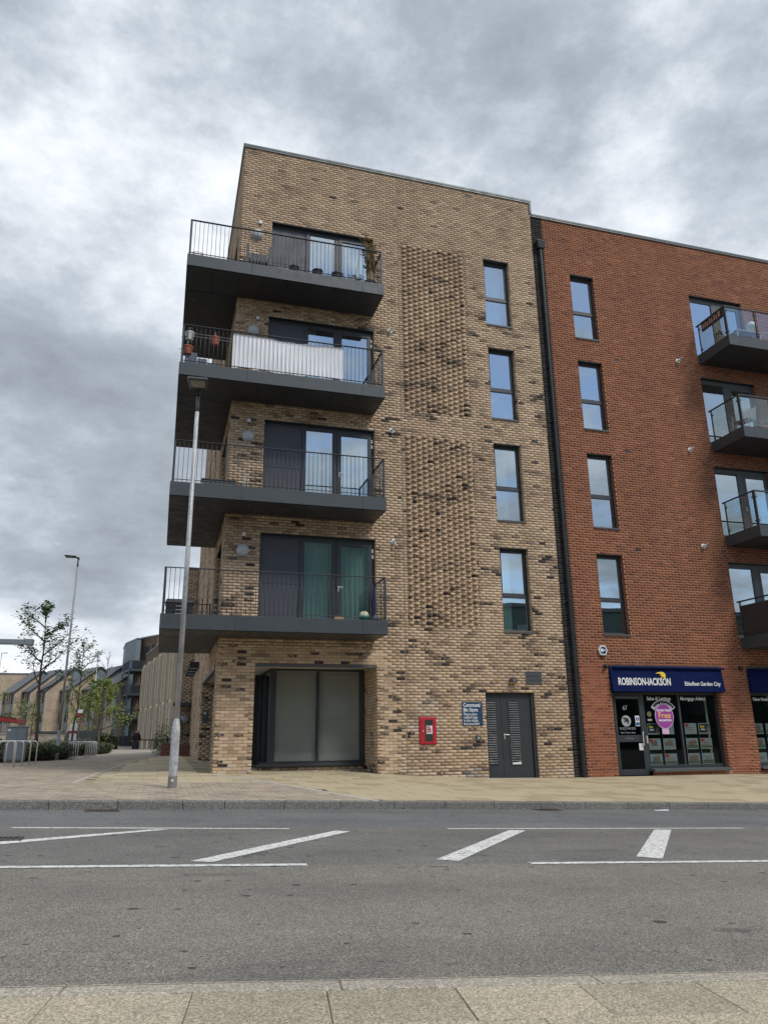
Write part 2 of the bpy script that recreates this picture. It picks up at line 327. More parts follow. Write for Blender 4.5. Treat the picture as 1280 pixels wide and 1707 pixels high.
def speckle(name, cols, zones=None, grain=160, spots=False, seams=0., rough=.92):
    """asphalt / concrete with visible aggregate; zones = (material boundaries along the road's own cross axis)"""
    m, nt, N, L, bs = _nt(name); p = pos(nt)
    v = N('ShaderNodeTexVoronoi'); v.inputs['Scale'].default_value = grain; L(p, v.inputs['Vector'])
    sx = N('ShaderNodeSeparateXYZ'); L(v.outputs['Color'], sx.inputs[0])
    g2 = nz(nt, p, grain*.55, 3, .7); gr = mth(nt, 'ADD', mth(nt, 'MULTIPLY', sx.outputs[0], .55), mth(nt, 'MULTIPLY', g2, .45))
    spk = rampn(nt, gr, [(.22, (.22, .22, .22)), (.45, (.80, .80, .80)), (.6, (1.08, 1.07, 1.05)), (.78, (1.95, 1.9, 1.8))])
    big = nz(nt, p, .7, 6, .6); med = nz(nt, p, 4.5, 5, .6)
    if zones:
        s = N('ShaderNodeSeparateXYZ'); L(p, s.inputs[0])
        w = mth(nt, 'ADD', mth(nt, 'ADD', s.outputs[1], mth(nt, 'MULTIPLY', s.outputs[0], .085)), mth(nt, 'MULTIPLY', med, .05))
        c = cols[0]
        c = mixc(nt, sstep(nt, w, zones[0]-.04, zones[0]+.04), cols[0], cols[1]); c = mixc(nt, sstep(nt, w, zones[1]-.03, zones[1]+.03), c, cols[2])
        tr = mth(nt, 'SINE', mth(nt, 'MULTIPLY', w, 3.6)); c = mixc(nt, mth(nt, 'MULTIPLY', mth(nt, 'MAXIMUM', tr, 0), .22), c, mixc(nt, .5, c, (.045, .045, .047)))
    else: c = cols[0]
    c = mixc(nt, .85 if zones else .6, c, spk, 'MULTIPLY'); c = mixc(nt, .8, c, rampn(nt, big, [(.28, (.78, .78, .78)), (.72, (1.18, 1.17, 1.15))]), 'MULTIPLY')
    c = mixc(nt, .5, c, rampn(nt, med, [(.3, (.84, .84, .84)), (.7, (1.12, 1.12, 1.1))]), 'MULTIPLY')
    if spots:
        ps = pos(nt, (1, 1.1, 1)); v2 = N('ShaderNodeTexVoronoi'); v2.voronoi_dimensions = '2D'; v2.inputs['Scale'].default_value = 3.1; L(ps, v2.inputs['Vector']); s2 = N('ShaderNodeSeparateXYZ'); L(v2.outputs['Color'], s2.inputs[0])
        on = mth(nt, 'GREATER_THAN', s2.outputs[0], .5); rad = mth(nt, 'MULTIPLY', mth(nt, 'POWER', s2.outputs[1], 3.0), .09)
        dn = mth(nt, 'ADD', v2.outputs['Distance'], mth(nt, 'MULTIPLY', nz(nt, p, 30, 3), .05)); k = mth(nt, 'LESS_THAN', dn, mth(nt, 'ADD', rad, .055)); c = mixc(nt, mth(nt, 'MULTIPLY', mth(nt, 'MULTIPLY', on, k), .75), c, (.016, .016, .018))
    if spots:
        wv = N('ShaderNodeTexVoronoi'); wv.feature = 'DISTANCE_TO_EDGE'; wv.inputs['Scale'].default_value = .42
        wp = N('ShaderNodeVectorMath'); wp.operation = 'ADD'; L(p, wp.inputs[0]); nn = N('ShaderNodeTexNoise'); nn.inputs['Scale'].default_value = 2.2; nn.inputs['Detail'].default_value = 7; L(p, nn.inputs['Vector']); ns = N('ShaderNodeVectorMath'); ns.operation = 'SCALE'; ns.inputs['Scale'].default_value = .9; L(nn.outputs['Color'], ns.inputs[0]); L(ns.outputs[0], wp.inputs[1]); L(wp.outputs[0], wv.inputs['Vector'])
        ck = mth(nt, 'LESS_THAN', wv.outputs['Distance'], .0035); ck = mth(nt, 'MULTIPLY', ck, sstep(nt, nz(nt, p, .35, 3), .52, .6)); c = mixc(nt, mth(nt, 'MULTIPLY', ck, .6), c, (.03, .03, .03))
        st = sstep(nt, nz(nt, pos(nt, (.35, 1.6, 1)), 1.3, 6, .6), .56, .70); c = mixc(nt, mth(nt, 'MULTIPLY', st, .35), c, (.07, .068, .066))
        dr = sstep(nt, nz(nt, pos(nt, (1, 1, 1)), 2.4, 3, .5), .70, .76); c = mixc(nt, mth(nt, 'MULTIPLY', dr, .5), c, (.045, .045, .046))
    L(c, bs.inputs['Base Color']); bs.inputs['Roughness'].default_value = rough; bs.inputs['Specular IOR Level'].default_value = .25
    bump(nt, bs, gr, .55, .006)
    return m
M['asph'] = speckle('asphalt', [(.225, .212, .19), (.185, .18, .172), (.172, .177, .18)], (-12.50, -9.30), 190, True)
M['flagn'] = speckle('near_flag', [(.43, .38, .29)], None, 185)
M['flagn2'] = speckle('near_flag_worn', [(.37, .325, .25)], None, 185)
M['kerbn'] = speckle('near_kerb', [(.40, .365, .31)], None, 150)
M['kerbf'] = speckle('kerb_concrete', [(.20, .195, .185)], None, 95)
M['flag'] = plain('yellow_flag', (.47, .395, .255), .93, 0, .13, 1.1, .3, 50)
M['flagb'] = plain('yellow_flag_darker', (.385, .315, .20), .93, 0, .16, 1.6, .3, 50)
M['pavebase'] = plain('paving_joint_sand', (.10, .08, .055), .95, 0, .2, 2)
M['chan'] = plain('channel_stone', (.50, .49, .46), .85, 0, .1, 3)
def block_mat():
    m, nt, N, L, bs = _nt('block_paving'); at = N('ShaderNodeAttribute'); at.attribute_name = 'bc'; sp = N('ShaderNodeSeparateXYZ'); L(at.outputs['Vector'], sp.inputs[0])
    c = rampn(nt, sp.outputs[0], [(0, (.30, .24, .195)), (.35, (.39, .32, .25)), (.7, (.46, .385, .295)), (1, (.53, .45, .33))]); c = mixc(nt, .6, c, rampn(nt, nz(nt, pos(nt), 1.2, 6), [(.3, (.75, .74, .74)), (.7, (1.15, 1.14, 1.1))]), 'MULTIPLY')
    L(c, bs.inputs['Base Color']); bs.inputs['Roughness'].default_value = .92; return m
M['block'] = block_mat()
M['pathfar'] = plain('far_path_paving', (.31, .265, .215), .93, 0, .18, 1.4)
M['paint'] = None
def paint():
    m, nt, N, L, bs = _nt('road_paint'); p = pos(nt); n = nz(nt, p, 22, 6, .7); k = sstep(nt, n, .40, .50); c = mixc(nt, k, (.30, .29, .27), rampn(nt, nz(nt, p, 3, 4), [(.3, (.74, .74, .70)), (.7, (.88, .88, .85))])); v = N('ShaderNodeTexVoronoi'); v.inputs['Scale'].default_value = 120; L(p, v.inputs['Vector']); c = mixc(nt, mth(nt, 'MULTIPLY', sstep(nt, v.outputs['Distance'], .45, .7), .5), c, (.30, .29, .27)); L(c, bs.inputs['Base Color']); bs.inputs['Roughness'].default_value = .8; bump(nt, bs, nz(nt, p, 150, 3), .4, .004); return m
M['paint'] = paint()

# ------------------------------------------------------------------ ground shape
def ip(x, xs, ys): return float(np.interp(x, xs, ys))
def zw(x): return ip(x, [-8, 1.3, 5.2, 6.2, 8.2, 10.7, 15.5, 40], [.34, .28, .19, .12, .012, -.036, -.06, -.5])
def zk(x): return ip(x, [-8, -2, 0, 12, 40], [.36, .268, .19, -.296, -1.0])
def yk(x): return ip(x, [-40, -8, -1.87, 4.03, 10.5, 16, 40], [-9.5, -7.2, -6.6, -6.1, -5.7, -5.4, -4.2])
def zn(x): return .235-.03*max(-10, min(15, x))
def yn(x): return -15.53-.148*x if x < 8 else -16.714-.1*(x-8)
def farz(x, y):
    w = max(0, min(1, (x+2.8)/3.2)); a = ip(y, [0, 7, 15, 30, 62, 78, 95, 400], [0, .10, .16, .12, -.14, -.16, .12, .12]); b = ip(y, [0, 20, 60, 78, 95, 400], [0, -.03, -.14, -.16, .12, .12]); return a*w+b*(1-w)
KU = .12
def H(x, y):
    if y >= 0: return zw(x)+farz(x, y)
    k = yk(x)
    if y >= k: t = (y-k)/(0-k); return zk(x)+(zw(x)-zk(x))*t
    n = yn(x)
    if y >= n: t = (y-n)/(k-n); return (zn(x)-.014)+(zk(x)-KU-zn(x)+.014)*t
    return zn(x)

def sheet(name, xs, yfun0, yfun1, ny, zoff, mat, kind='structure', parent=None, label=None):
    mb = MB(); nx = len(xs)
    for x in xs:
        a, b = yfun0(x), yfun1(x)
        for j in range(ny+1):
            y = a+(b-a)*j/ny; mb.v.append((x, y, H(x, min(max(y, a+1e-4), b-1e-4))+zoff))
    for i in range(nx-1):
        for j in range(ny): a = i*(ny+1)+j; mb.f.append((a, a+ny+1, a+ny+2, a+1)); mb.m.append(0)
    o = mk(name, mb, mat, parent, smooth='all'); return tag(o, kind=kind, label=label)
xs = sorted(set([-400, -200, -100, -60, -40, -30, -20, -14, -10, -8, -6]+[i*.5 for i in range(-10, 36)]+[20, 25, 30, 40, 60, 100, 200, 400]))
def build_ground():
    mb = MB(); ys = [-400, -200, -100, -60, -40, -25, -20, -17, -13, -9, -6, -3, 0, 3, 7, 12, 18, 25, 35, 50, 62, 78, 95, 130, 200, 400, 900]
    for x in xs:
        for y in ys: mb.v.append((x, y, H(x, y)-(.30 if -24 < y < 9 else .10)))
    n = len(ys)
    for i in range(len(xs)-1):
        for j in range(n-1): a = i*n+j; mb.f.append((a, a+n, a+n+1, a+1)); mb.m.append(0)
    tag(mk('ground', mb, plain('bare_ground', (.16, .14, .09), .95, 0, .25, .3), None, smooth='all'), kind='structure')
build_ground()
road = sheet('road', [x for x in xs if -60 <= x <= 60], lambda x: yn(x), lambda x: yk(x)-.0015, 24, 0, M['asph'])

# far pavement: joint sand base, then flags, blocks, kerb stones
pav = sheet('pavement', [x for x in xs if -60 <= x <= 40], lambda x: yk(x)+.11, lambda x: (12.5 if x < 1.2 else (7.2 if x < 5.4 else .02)), 30, -.012, M['pavebase'])
TIP = (-1.46, -2.58)
CURVE = [(-1.46, -2.58), (-1.35, -.28), (-1.15, 2.75), (-.95, 5.77), (-.62, 9.83), (-.15, 12.5)]
CHAN = [(1.24, -.31), (1.88, -1.62), (2.66, -3.8), (3.50, -6.12)]
def curx(y): return ip(y, [c[1] for c in CURVE], [c[0] for c in CURVE])
def chanx(y): return ip(y, [c[1] for c in CHAN][::-1], [c[0] for c in CHAN][::-1])
def yellow(x, y):
    if y > 12.5: return False
    if y >= 0: return curx(y)+.05 < x < 1.24 if y > 7.0 or x < 1.28 else (1.2 < x < 5.3)
    if y < yk(x)+.12: return False
    if y > -2.45: return x > curx(y)+.05
    return x > chanx(y)+.05
def slab_box(cx, cy, w, d, top=0.):
    x0, x1, y0, y1 = cx-w/2, cx+w/2, cy-d/2, cy+d/2
    c = [(x0, y0), (x1, y0), (x1, y1), (x0, y1)]; e = random.uniform(-.0015, .0015)
    return [(x, y, H(x, max(y, yk(x)+.001) if cy < 0 else y)-.05) for x, y in c]+[(x, y, H(x, max(y, yk(x)+.001) if cy < 0 else y)+top+e) for x, y in c]
def clipquad(cx, cy, w, d):
    return slab_box(cx, cy, w, d)
def build_flags():
    cells = []
    r = 0; y = -7.2
    while y < 12.4:
        off = (.3 if r % 2 else 0)+.07; x = -3+off
        while x < 24:
            cx, cy = x+.3, y+.225
            y0lim = yk(cx)+.135
            if yellow(cx, cy) or (yellow(cx, cy+.22) and cy > y0lim-.2 and cy < 0):
                w, d = .590, .440; yy = cy
                if cy-d/2 < y0lim and cy < 0:
                    d2 = cy+d/2-y0lim
                    if d2 < .08: x += .6; continue
                    yy = cy+d/2-d2/2; d = d2
                if y < 0 and yy+d/2 > -.01 and cx > 5.2: d2 = -.012-(yy-d/2); yy = yy-d/2+d2/2; d = d2
                if d > .05: cells.append((cx, yy, w, d))
            x += .6
        y += .45; r += 1
    cells.sort(key=lambda c: (c[0]-CAMP.x)**2+(c[1]-CAMP.y)**2)
    rest = MB()
    for i, (cx, cy, w, d) in enumerate(cells):
        p = slab_box(cx, cy, w, d)
        if i < 300: mk('paving_slab', MB().hexa(p), M['flag'] if random.random() < .75 else M['flagb'], pav)
        else: rest.hexa(p, 0 if random.random() < .75 else 1)
    tag(mk('paving_slab', rest, [M['flag'], M['flagb']], pav), kind='stuff')
build_flags()
def attr_mesh(name, V, F, C, mats, parent, kind=None, midx=None):
    o = Vector(((V[:, 0].min()+V[:, 0].max())/2, (V[:, 1].min()+V[:, 1].max())/2, V[:, 2].min()))
    me = bpy.data.meshes.new(name); me.vertices.add(len(V)); me.vertices.foreach_set('co', (V-np.array(o)).astype(np.float32).ravel())
    me.loops.add(F.size); me.loops.foreach_set('vertex_index', F.astype(np.int32).ravel()); me.polygons.add(len(F))
    me.polygons.foreach_set('loop_start', np.arange(0, F.size, 4, dtype=np.int32))
    a = me.attributes.new('bc', 'FLOAT_VECTOR', 'POINT'); a.data.foreach_set('vector', C.astype(np.float32).ravel())
    for m in mats: me.materials.append(m)
    if midx is not None: me.polygons.foreach_set('material_index', midx.astype(np.int32))
    me.update(calc_edges=True); me.validate()
    ob = bpy.data.objects.new(name, me); COL.objects.link(ob); ORG[ob.name] = o
    if parent is not None: ob.parent = parent; ob.location = o-ORG[parent.name]
    else: ob.location = o
    return tag(ob, kind=kind)
def build_blocks():
    V = []; C = []; n = 0; r = 0; y = -7.6
    while y < 12.4:
        x = -7+(.105 if r % 2 else 0)
        while x < 3.7:
            cx, cy = x+.1, y+.05
            if cy > yk(cx)+.14 and not yellow(cx, cy) and (x < 1.1 or cy < -.4) and not (cy > 8.4 and cx < -6.3):
                x0, x1, y0, y1 = x+.004, x+.202, y+.004, y+.101; e = random.uniform(-.002, .002); z = H(cx, cy)
                sx = H(cx+.1, cy)-z
                V += [(x0, y0, z-.03), (x1, y0, z-.03), (x1, y1, z-.03), (x0, y1, z-.03), (x0, y0, z-sx+e), (x1, y0, z+sx+e), (x1, y1, z+sx+e), (x0, y1, z-sx+e)]
                t = min(1, max(0, random.gauss(.5, .22))); C += [(t, 0, 0)]*8; n += 1
            x += .21
        y += .105; r += 1
    V = np.array(V); C = np.array(C); base = np.array([(4, 5, 6, 7), (0, 1, 5, 4), (1, 2, 6, 5), (2, 3, 7, 6), (3, 0, 4, 7)])
    F = (base[None]+8*np.arange(n)[:, None, None]).reshape(-1, 4)
    attr_mesh('block_paver', V, F, C, [M['block']], pav, 'stuff')
build_blocks()
def strip(pts, w, zoff, th=.03):
    mb = MB()
    for i in range(len(pts)-1):
        a, b = Vector(pts[i]), Vector(pts[i+1]); n = max(1, int((b-a).length/.45)); t = (b-a).normalized(); nn = Vector((-t.y, t.x))*w/2
        for k in range(n):
            p, q = a+(b-a)*(k/n)+t*.003, a+(b-a)*((k+1)/n)-t*.003; c = [p-nn, q-nn, q+nn, p+nn]
            zs = [H(x.x, max(x.y, yk(x.x)+.001)) for x in c]; mb.hexa([(v.x, v.y, z+zoff-th) for v, z in zip(c, zs)]+[(v.x, v.y, z+zoff) for v, z in zip(c, zs)])
    return mb
mk('channel_stone', strip(CHAN, .09, .006), M['chan'], pav)
mk('edging_strip', strip(CURVE, .05, .006), M['chan'], pav)
# far kerb: stones with joints, bevelled top edge
def kerb_line(f, a, b, step): return
kerb = empty('kerb', (4, yk(4), zk(4)), kind='structure')
x = -7.79; ki = 0
while x < 24:
    L_ = .915 if ki != 9 else .62
    x1 = x+L_-.006
    p = []
    for (xx) in (x+.003, x1):
        k = yk(xx); z = zk(xx); p.append([(xx, k, z-KU-.06), (xx, k, z-.018), (xx, k+.016, z), (xx, k+.125, z), (xx, k+.125, z-.15)])
    mb = MB(); mb.v = p[0]+p[1]; mb.f = [(0, 1, 2, 3, 4), (9, 8, 7, 6, 5)]+[(i, (i+1) % 5+0, (i+1) % 5+5, i+5) for i in range(5)]; mb.m = [0]*7
    mb.f = [tuple(f) for f in mb.f]; mb.f = mb.f[:2]+[f[::-1] for f in mb.f[2:]]
    mk('kerb_stone', mb, M['kerbf'], kerb); x += L_; ki += 1
mb = MB(); mb2 = strip([(-8, yk(-8)+.06), (24, yk(24)+.06)], .1, -.06)
# near pavement
TX = Vector((1, -.148)).normalized(); NX = Vector((-.148, -1)).normalized()
near = sheet('near_pavement', [x for x in xs if -60 <= x <= 40], lambda x: yn(x)-30, lambda x: yn(x)-.02, 8, -.007, plain('near_joint', (.17, .145, .11), .95, 0, .3, 20))
def nearbox(s0, s1, d0, d1, top=0., dz=0.):
    o = Vector((0, yn(0))); c = []
    for s, d in ((s0, d1), (s1, d1), (s1, d0), (s0, d0)):
        q = o+TX*s+NX*d; c.append((q.x, q.y, zn(q.x)+top+dz*(1 if d == d0 else 0)))
    return [(x, y, z-.08) for x, y, z in c]+c
SA = .650
for i in range(-5, 9):
    s = -.24+i*.945
    m_ = MB().hexa(nearbox(s+.002, s+.943, 0, .148, .001, -.010)); mk('kerb_stone', m_, M['kerbn'], near, bevel=.006)
for r in range(4):
    for i in range(-9, 16):
        s = SA+i*.45+(0, .21, .05, .3)[r]; d = .152+r*.335
        mk('paving_slab', MB().hexa(nearbox(s+.0015, s+.4485, d, d+.330, random.uniform(-.0015, .0015))), M['flagn'] if random.random() < .6 else M['flagn2'], near, bevel=.004)
# road markings
def rquad(*pts, n=8):
    a, b, c, d = [Vector(p) for p in pts]; mb = MB()
    for i in range(n+1):
        t = i/n
        for q in (a.lerp(b, t), d.lerp(c, t)): mb.v.append((q.x, q.y, H(q.x, q.y)+.004))
    for i in range(n): mb.f.append((2*i, 2*i+2, 2*i+3, 2*i+1)); mb.m.append(0)
    for i in range(len(mb.v)): pass
    return mb
def line(a, b, w):
    a, b = Vector(a), Vector(b); t = (b-a).normalized(); n = Vector((-t.y, t.x))*w/2; return rquad(a-n, b-n, b+n, a+n, n=int((b-a).length*2)+2)
for a, b, w in (((-1.40, -9.39), (1.5, -9.66), .10), ((3.36, -9.76), (7.43, -9.87), .10), ((-4.4, -12.15), (1.15, -12.6), .11), ((2.9, -12.77), (9.5, -13.3), .11)):
    mk('road_marking', line(a, b, w), M['paint'], road)
for q in (((-2.9, -12.1), (-2.6, -12.2), (.19, -9.70), (.07, -9.64)), ((.31, -12.29), (.47, -12.37), (2.12, -10.02), (1.97, -9.92)), ((2.24, -12.44), (2.38, -12.57), (4.23, -10.03), (4.05, -9.97)), ((4.05, -12.5), (4.20, -12.66), (6.2, -10.05), (5.99, -10.0))):
    mk('road_marking', rquad(q[0], q[3], q[2], q[1]), M['paint'], road)
def grate(x, y, w, d, ang, lab):
    e = empty('drain_cover', (x, y, H(x, y)), lab, 'drain cover', rz=ang); z = H(x, y); sl = (H(x+.3, y)-H(x-.3, y))/.6
    mb = MB(); 
    for a0, a1, b0, b1 in ((-w/2, w/2, -d/2, -d/2+.04), (-w/2, w/2, d/2-.04, d/2), (-w/2, -w/2+.04, -d/2+.04, d/2-.04), (w/2-.04, w/2, -d/2+.04, d/2-.04)): mb.hexa([(x+a, y+b, z+sl*a+h) for h in (-.02, .007) for a, b in ((a0, b0), (a1, b0), (a1, b1), (a0, b1))])
    mk('frame', mb, M['iron'], e); mk('dark_backing', MB().hexa([(x+p, y+q, z+sl*p+h) for h in (-.03, -.0) for p, q in ((-w/2+.01, -d/2+.01), (w/2-.01, -d/2+.01), (w/2-.01, d/2-.01), (-w/2+.01, d/2-.01))]), M['black'], e)  # solid black slab: the darkness below the bars is put into its colour
    n = 7
    for i in range(n):
        a = -w/2+.05+i*(w-.1)/n; mk('bar', MB().hexa([(x+p, y+q, z+sl*p+h) for h in (-.02, .005) for p, q in ((a, -d/2+.045), (a+(w-.1)/n*.6, -d/2+.045), (a+(w-.1)/n*.6, d/2-.045), (a, d/2-.045))]), M['iron'], e)
grate(-.66, -6.86, .45, .36, .08, 'rusty gully grate in the gutter left of the tall lamp post')
grate(6.55, -6.22, .45, .30, .08, 'rusty gully grate in the gutter below the bin store doors')
grate(-1.33, -10.55, .42, .34, .08, 'rusty iron cover in the road at the left end of the hatched marking')

# ------------------------------------------------------------------ brickwork
CH = 3.156/42; Z0 = 6.12-81*CH; BLn = .225; SV = 3.156
def sub_iv(iv, a, b):
    out = []
    for p, q in iv:
        if b <= p or a >= q: out.append((p, q)); continue
        if a > p: out.append((p, a))
        if b < q: out.append((b, q))
    return out
def burn_field(x, z, w):
    # dark kiln-burnt bricks come in drifts; w sets how common they are
    v = mnoise.noise(Vector((x*1.1, w*7, z*3.0)))+.6*mnoise.noise(Vector((x*3.1+9, 2+w, z*6.0)))
    return v
def lay(u0, u1, z0, z1, holes=(), phase=0., style='tan', bottom=None, flemish=False):
    """rows of bricks in the (u,z) plane -> list of (ua,ub,za,zb,off,tone,eff,burn)"""
    out = []
    n0 = int(math.floor((z0-Z0)/CH)); n1 = int(math.ceil((z1-Z0)/CH))
    for n in range(n0, n1):
        jg = .0065 if style != 'tan' else .005; za, zb = Z0+n*CH+jg, Z0+(n+1)*CH-jg; zc = (za+zb)/2
        if zc < z0 or zc > z1: continue
        iv = [(u0, u1)]
        for a, b, c, d in holes:
            if c < zc < d: iv = sub_iv(iv, a, b)
        if flemish: pitch = .3375; st = u0-(pitch/2 if n % 2 else 0)-.02
        else: pitch = BLn; st = phase+(BLn/2 if n % 2 else 0)
        for a, b in iv:
            if b-a < .03: continue
            k = math.floor((a-st)/pitch)
            while True:
                s = st+k*pitch
                if s > b: break
                segs = [(s+.005, s+.2175, 0), (s+.2275, s+.3325, 1)] if flemish else [(s+jg, s+pitch-jg, 0)]
                for p, q, hd in segs:
                    p2, q2 = max(p, a+(.002 if a != u0 else 0)), min(q, b)
                    if q2-p2 < .025: continue
                    if bottom and zb < bottom((p2+q2)/2): continue
                    off = (.040 if (hd and q2-p2 > .09) else -.004) if flemish else random.uniform(-.0006, .0012)
                    if style == 'tan':
                        f = burn_field(p2, zc, 1)
                        hi = 1 if zc > 14.6 else 0; mid = max(0, min(1, (zc-5.)/6)) 
                        tone = random.gauss(.72-.14*hi, .12-.03*hi)-.55*max(0, f-.08)*(1-.75*hi)*(1+.5*mid)
                        if random.random() < .08*(1-.6*hi): tone -= .3
                        bn = 0
                        pr = (.045+.95*max(0, f-.22))*(1-.93*hi)*(1-.35*mid)
                        if random.random() < pr: bn = random.uniform(.35, 1)
                        elif random.random() < .22: bn = random.uniform(.2, .55)
                        ef = 0
                        if zc < 3.9 and mnoise.noise(Vector((p2*.7+4, 5, zc*1.3))) > .52: ef = random.uniform(.1, .35)
                        if bottom and zc < bottom(p2)+.24 and random.random() < .45: ef = random.uniform(.05, .4)
                    elif style == 'red':
                        tone = random.gauss(.60, .15); bn = random.uniform(.1, .4) if random.random() < .03 else 0; ef = .18 if random.random() < .001 else 0
                    else: tone = random.random(); bn = 0; ef = 0
                    out.append((p2, q2, za, zb, off, min(1, max(0, tone)), ef, bn))
                k += 1
    return out
BASEQ = np.array([(0, 1, 5, 4), (4, 5, 6, 7), (1, 0, 3, 2), (0, 4, 7, 3), (1, 2, 6, 5)])
def brick_arrays(bl, P0, U, Nn, depth=.03):
    a = np.array(bl); n = len(a); P0, U, Nn = map(np.array, (P0, U, Nn)); Zv = np.array([0, 0, 1.])
    V = np.zeros((n, 8, 3))
    # 0-3 back ring, 4-7 front ring : (ua,za),(ub,za),(ub,zb),(ua,zb)
    for i, (ui, zi) in enumerate(((0, 2), (1, 2), (1, 3), (0, 3))):
        pt = P0+a[:, ui, None]*U+a[:, zi, None]*Zv
        V[:, i] = pt-Nn*depth; V[:, i+4] = pt+Nn*a[:, 4, None]
    C = np.repeat(a[:, 5:8], 8, axis=0)
    flip = np.dot(np.cross(U, Zv), Nn) < 0
    f = np.array([(4, 5, 6, 7), (0, 1, 5, 4), (1, 2, 6, 5), (2, 3, 7, 6), (3, 0, 4, 7)])
    if flip: f = f[:, ::-1]
    F = (f[None]+8*np.arange(n)[:, None, None]).reshape(-1, 4)
    return V.reshape(-1, 3), F, C
def wall_sheet(u0, u1, z0, z1, holes, P0, U, Nn, rec=.003):
    us = sorted({u0, u1}|{max(u0, min(u1, h[i])) for h in holes for i in (0, 1)}); zs = sorted({z0, z1}|{max(z0, min(z1, h[i])) for h in holes for i in (2, 3)})
    mb = MB(); P0, U, Nn = map(Vector, (P0, U, Nn))
    for i in range(len(us)-1):
        for j in range(len(zs)-1):
            uc, zc = (us[i]+us[i+1])/2, (zs[j]+zs[j+1])/2
            if any(h[0] < uc < h[1] and h[2] < zc < h[3] for h in holes): continue
            q = [P0+U*u+Vector((0, 0, z))-Nn*rec for u, z in ((us[i], zs[j]), (us[i+1], zs[j]), (us[i+1], zs[j+1]), (us[i], zs[j+1]))]
            if U.cross(Vector((0, 0, 1))).dot(Nn) < 0: q = q[::-1]
            mb.quad(*q)
    return mb
class Bricks:
    def __init__(s, key): s.V = []; s.F = []; s.C = []; s.n = 0; s.key = key; s.full = []; s.M = MB()
    def add(s, bl, P0, U, Nn, pick=False, depth=.03):
        if not bl: return
        if pick: s.full += [(b, P0, U, Nn) for b in bl]; return
        V, F, C = brick_arrays(bl, P0, U, Nn, depth); s.V.append(V); s.F.append(F+s.n); s.C.append(C); s.n += len(V)
    def wall(s, u0, u1, z0, z1, holes, P0, U, Nn, **k):
        pick = k.pop('pick', False); depth = k.pop('depth', .03)
        s.add(lay(u0, u1, z0, z1, holes, **k), P0, U, Nn, pick, depth)
        w = wall_sheet(u0, u1, z0, z1, holes, P0, U, Nn); n = len(s.M.v); s.M.v += w.v; s.M.f += [tuple(i+n for i in f) for f in w.f]; s.M.m += w.m
    def finish(s, root, mat, mort, thick=None):
        # the 300 that show largest become single bricks, sharing a few meshes
        cp = np.array(CAMP); full = []; rest = []
        for b, P0, U, Nn in s.full:
            c = np.array(P0)+np.array(U)*(b[0]+b[1])/2+np.array((0, 0, (b[2]+b[3])/2)); vis = np.dot(cp-c, np.array(Nn))
            isf = abs((b[1]-b[0])-.2135) < .003
            d = np.linalg.norm(cp-c)
            (full if isf and vis > 0 and 0.05 < c[2]+9 else rest).append((d, b, P0, U, Nn, c))
        full.sort(key=lambda t: t[0]); ind = full[:300]; rest += full[300:]
        groups = {}
        for t in rest: groups.setdefault((tuple(t[2]), tuple(t[3]), tuple(t[4])), []).append(t[1])
        for (P0, U, Nn), bl in groups.items(): s.add(bl, P0, U, Nn)
        protos = {}
        for d, b, P0, U, Nn, c in ind:
            key = (tuple(U), tuple(Nn), min(5, int(b[5]*6)), min(3, int(b[7]*4)), 1 if b[6] > .15 else 0)
            if key not in protos:
                bb = (-.1075, .1075, -.0325, .0325, 0, (key[2]+.5)/6, .25*key[4], (b[7] if key[3] else b[7]))
                V, F, C = brick_arrays([bb], (0, 0, 0), U, Nn)
                me = bpy.data.meshes.new('brick'); me.from_pydata(V.tolist(), [], F.tolist()); a = me.attributes.new('bc', 'FLOAT_VECTOR', 'POINT'); a.data.foreach_set('vector', C.astype(np.float32).ravel()); me.materials.append(mat); protos[key] = me
            ob = bpy.data.objects.new('brick', protos[key]); COL.objects.link(ob); ob.parent = root; ob.location = Vector(c)+Vector(Nn)*b[4]-ORG[root.name]
        attr_mesh('brick', np.concatenate(s.V), np.concatenate(s.F), np.concatenate(s.C), [mat], root, 'stuff')
        mk('mortar_wall', s.M, mort, root)

X1, XT, XR = 1.286, 10.66, 11.06      # tan corner, tan / black strip / red joints
WH, WS = 6.12, 3.783
ROOF, RROOF = 18.06, 17.55
def basefn(x): return H(x, -.01)
# ================= tan building
bld = empty('apartment_building', (X1, 0, .28), 'five storey buff brick apartment building with wraparound metal balconies on its corner', 'building')
T = Bricks('tan')
win_x = (8.868, 9.748); door_x = (2.19, 5.25)
holes = [(win_x[0], win_x[1], WS+SV*k, WH+SV*k) for k in range(4)]+[(door_x[0], door_x[1], 3.76+SV*k, WH+SV*k) for k in range(4)]
holes += [(2.18, 5.262, -1, 2.795), (8.222, 9.652, -1, 2.165)]
panels = [(6.13, 8.21, Z0+51*CH, Z0+123*CH), (6.13, 8.21, Z0+133*CH, Z0+207*CH)]
holes_b = holes+panels+[(6.030, 6.044, -1, 19)]
slots = [(10.12, 10.32, Z0+CH*(83+42*k), Z0+CH*(84+42*k)) for k in range(3)]
low = 3.2
T.wall(X1, XT, -.4, low, holes_b, (0, 0, 0), (1, 0, 0), (0, -1, 0), phase=X1, bottom=lambda x: basefn(x)-.05, pick=True)
T.wall(X1, XT, low, ROOF, holes_b+slots, (0, 0, 0), (1, 0, 0), (0, -1, 0), phase=X1)
for p in panels:
    bl = lay(p[0], p[1], p[2], p[3], [], flemish=True); T.add(bl, (0, 0, 0), (1, 0, 0), (0, -1, 0))
    w = wall_sheet(p[0], p[1], p[2], p[3], [], (0, 0, 0), (1, 0, 0), (0, -1, 0), rec=.008); n = len(T.M.v); T.M.v += w.v; T.M.f += [tuple(i+n for i in f) for f in w.f]; T.M.m += w.m
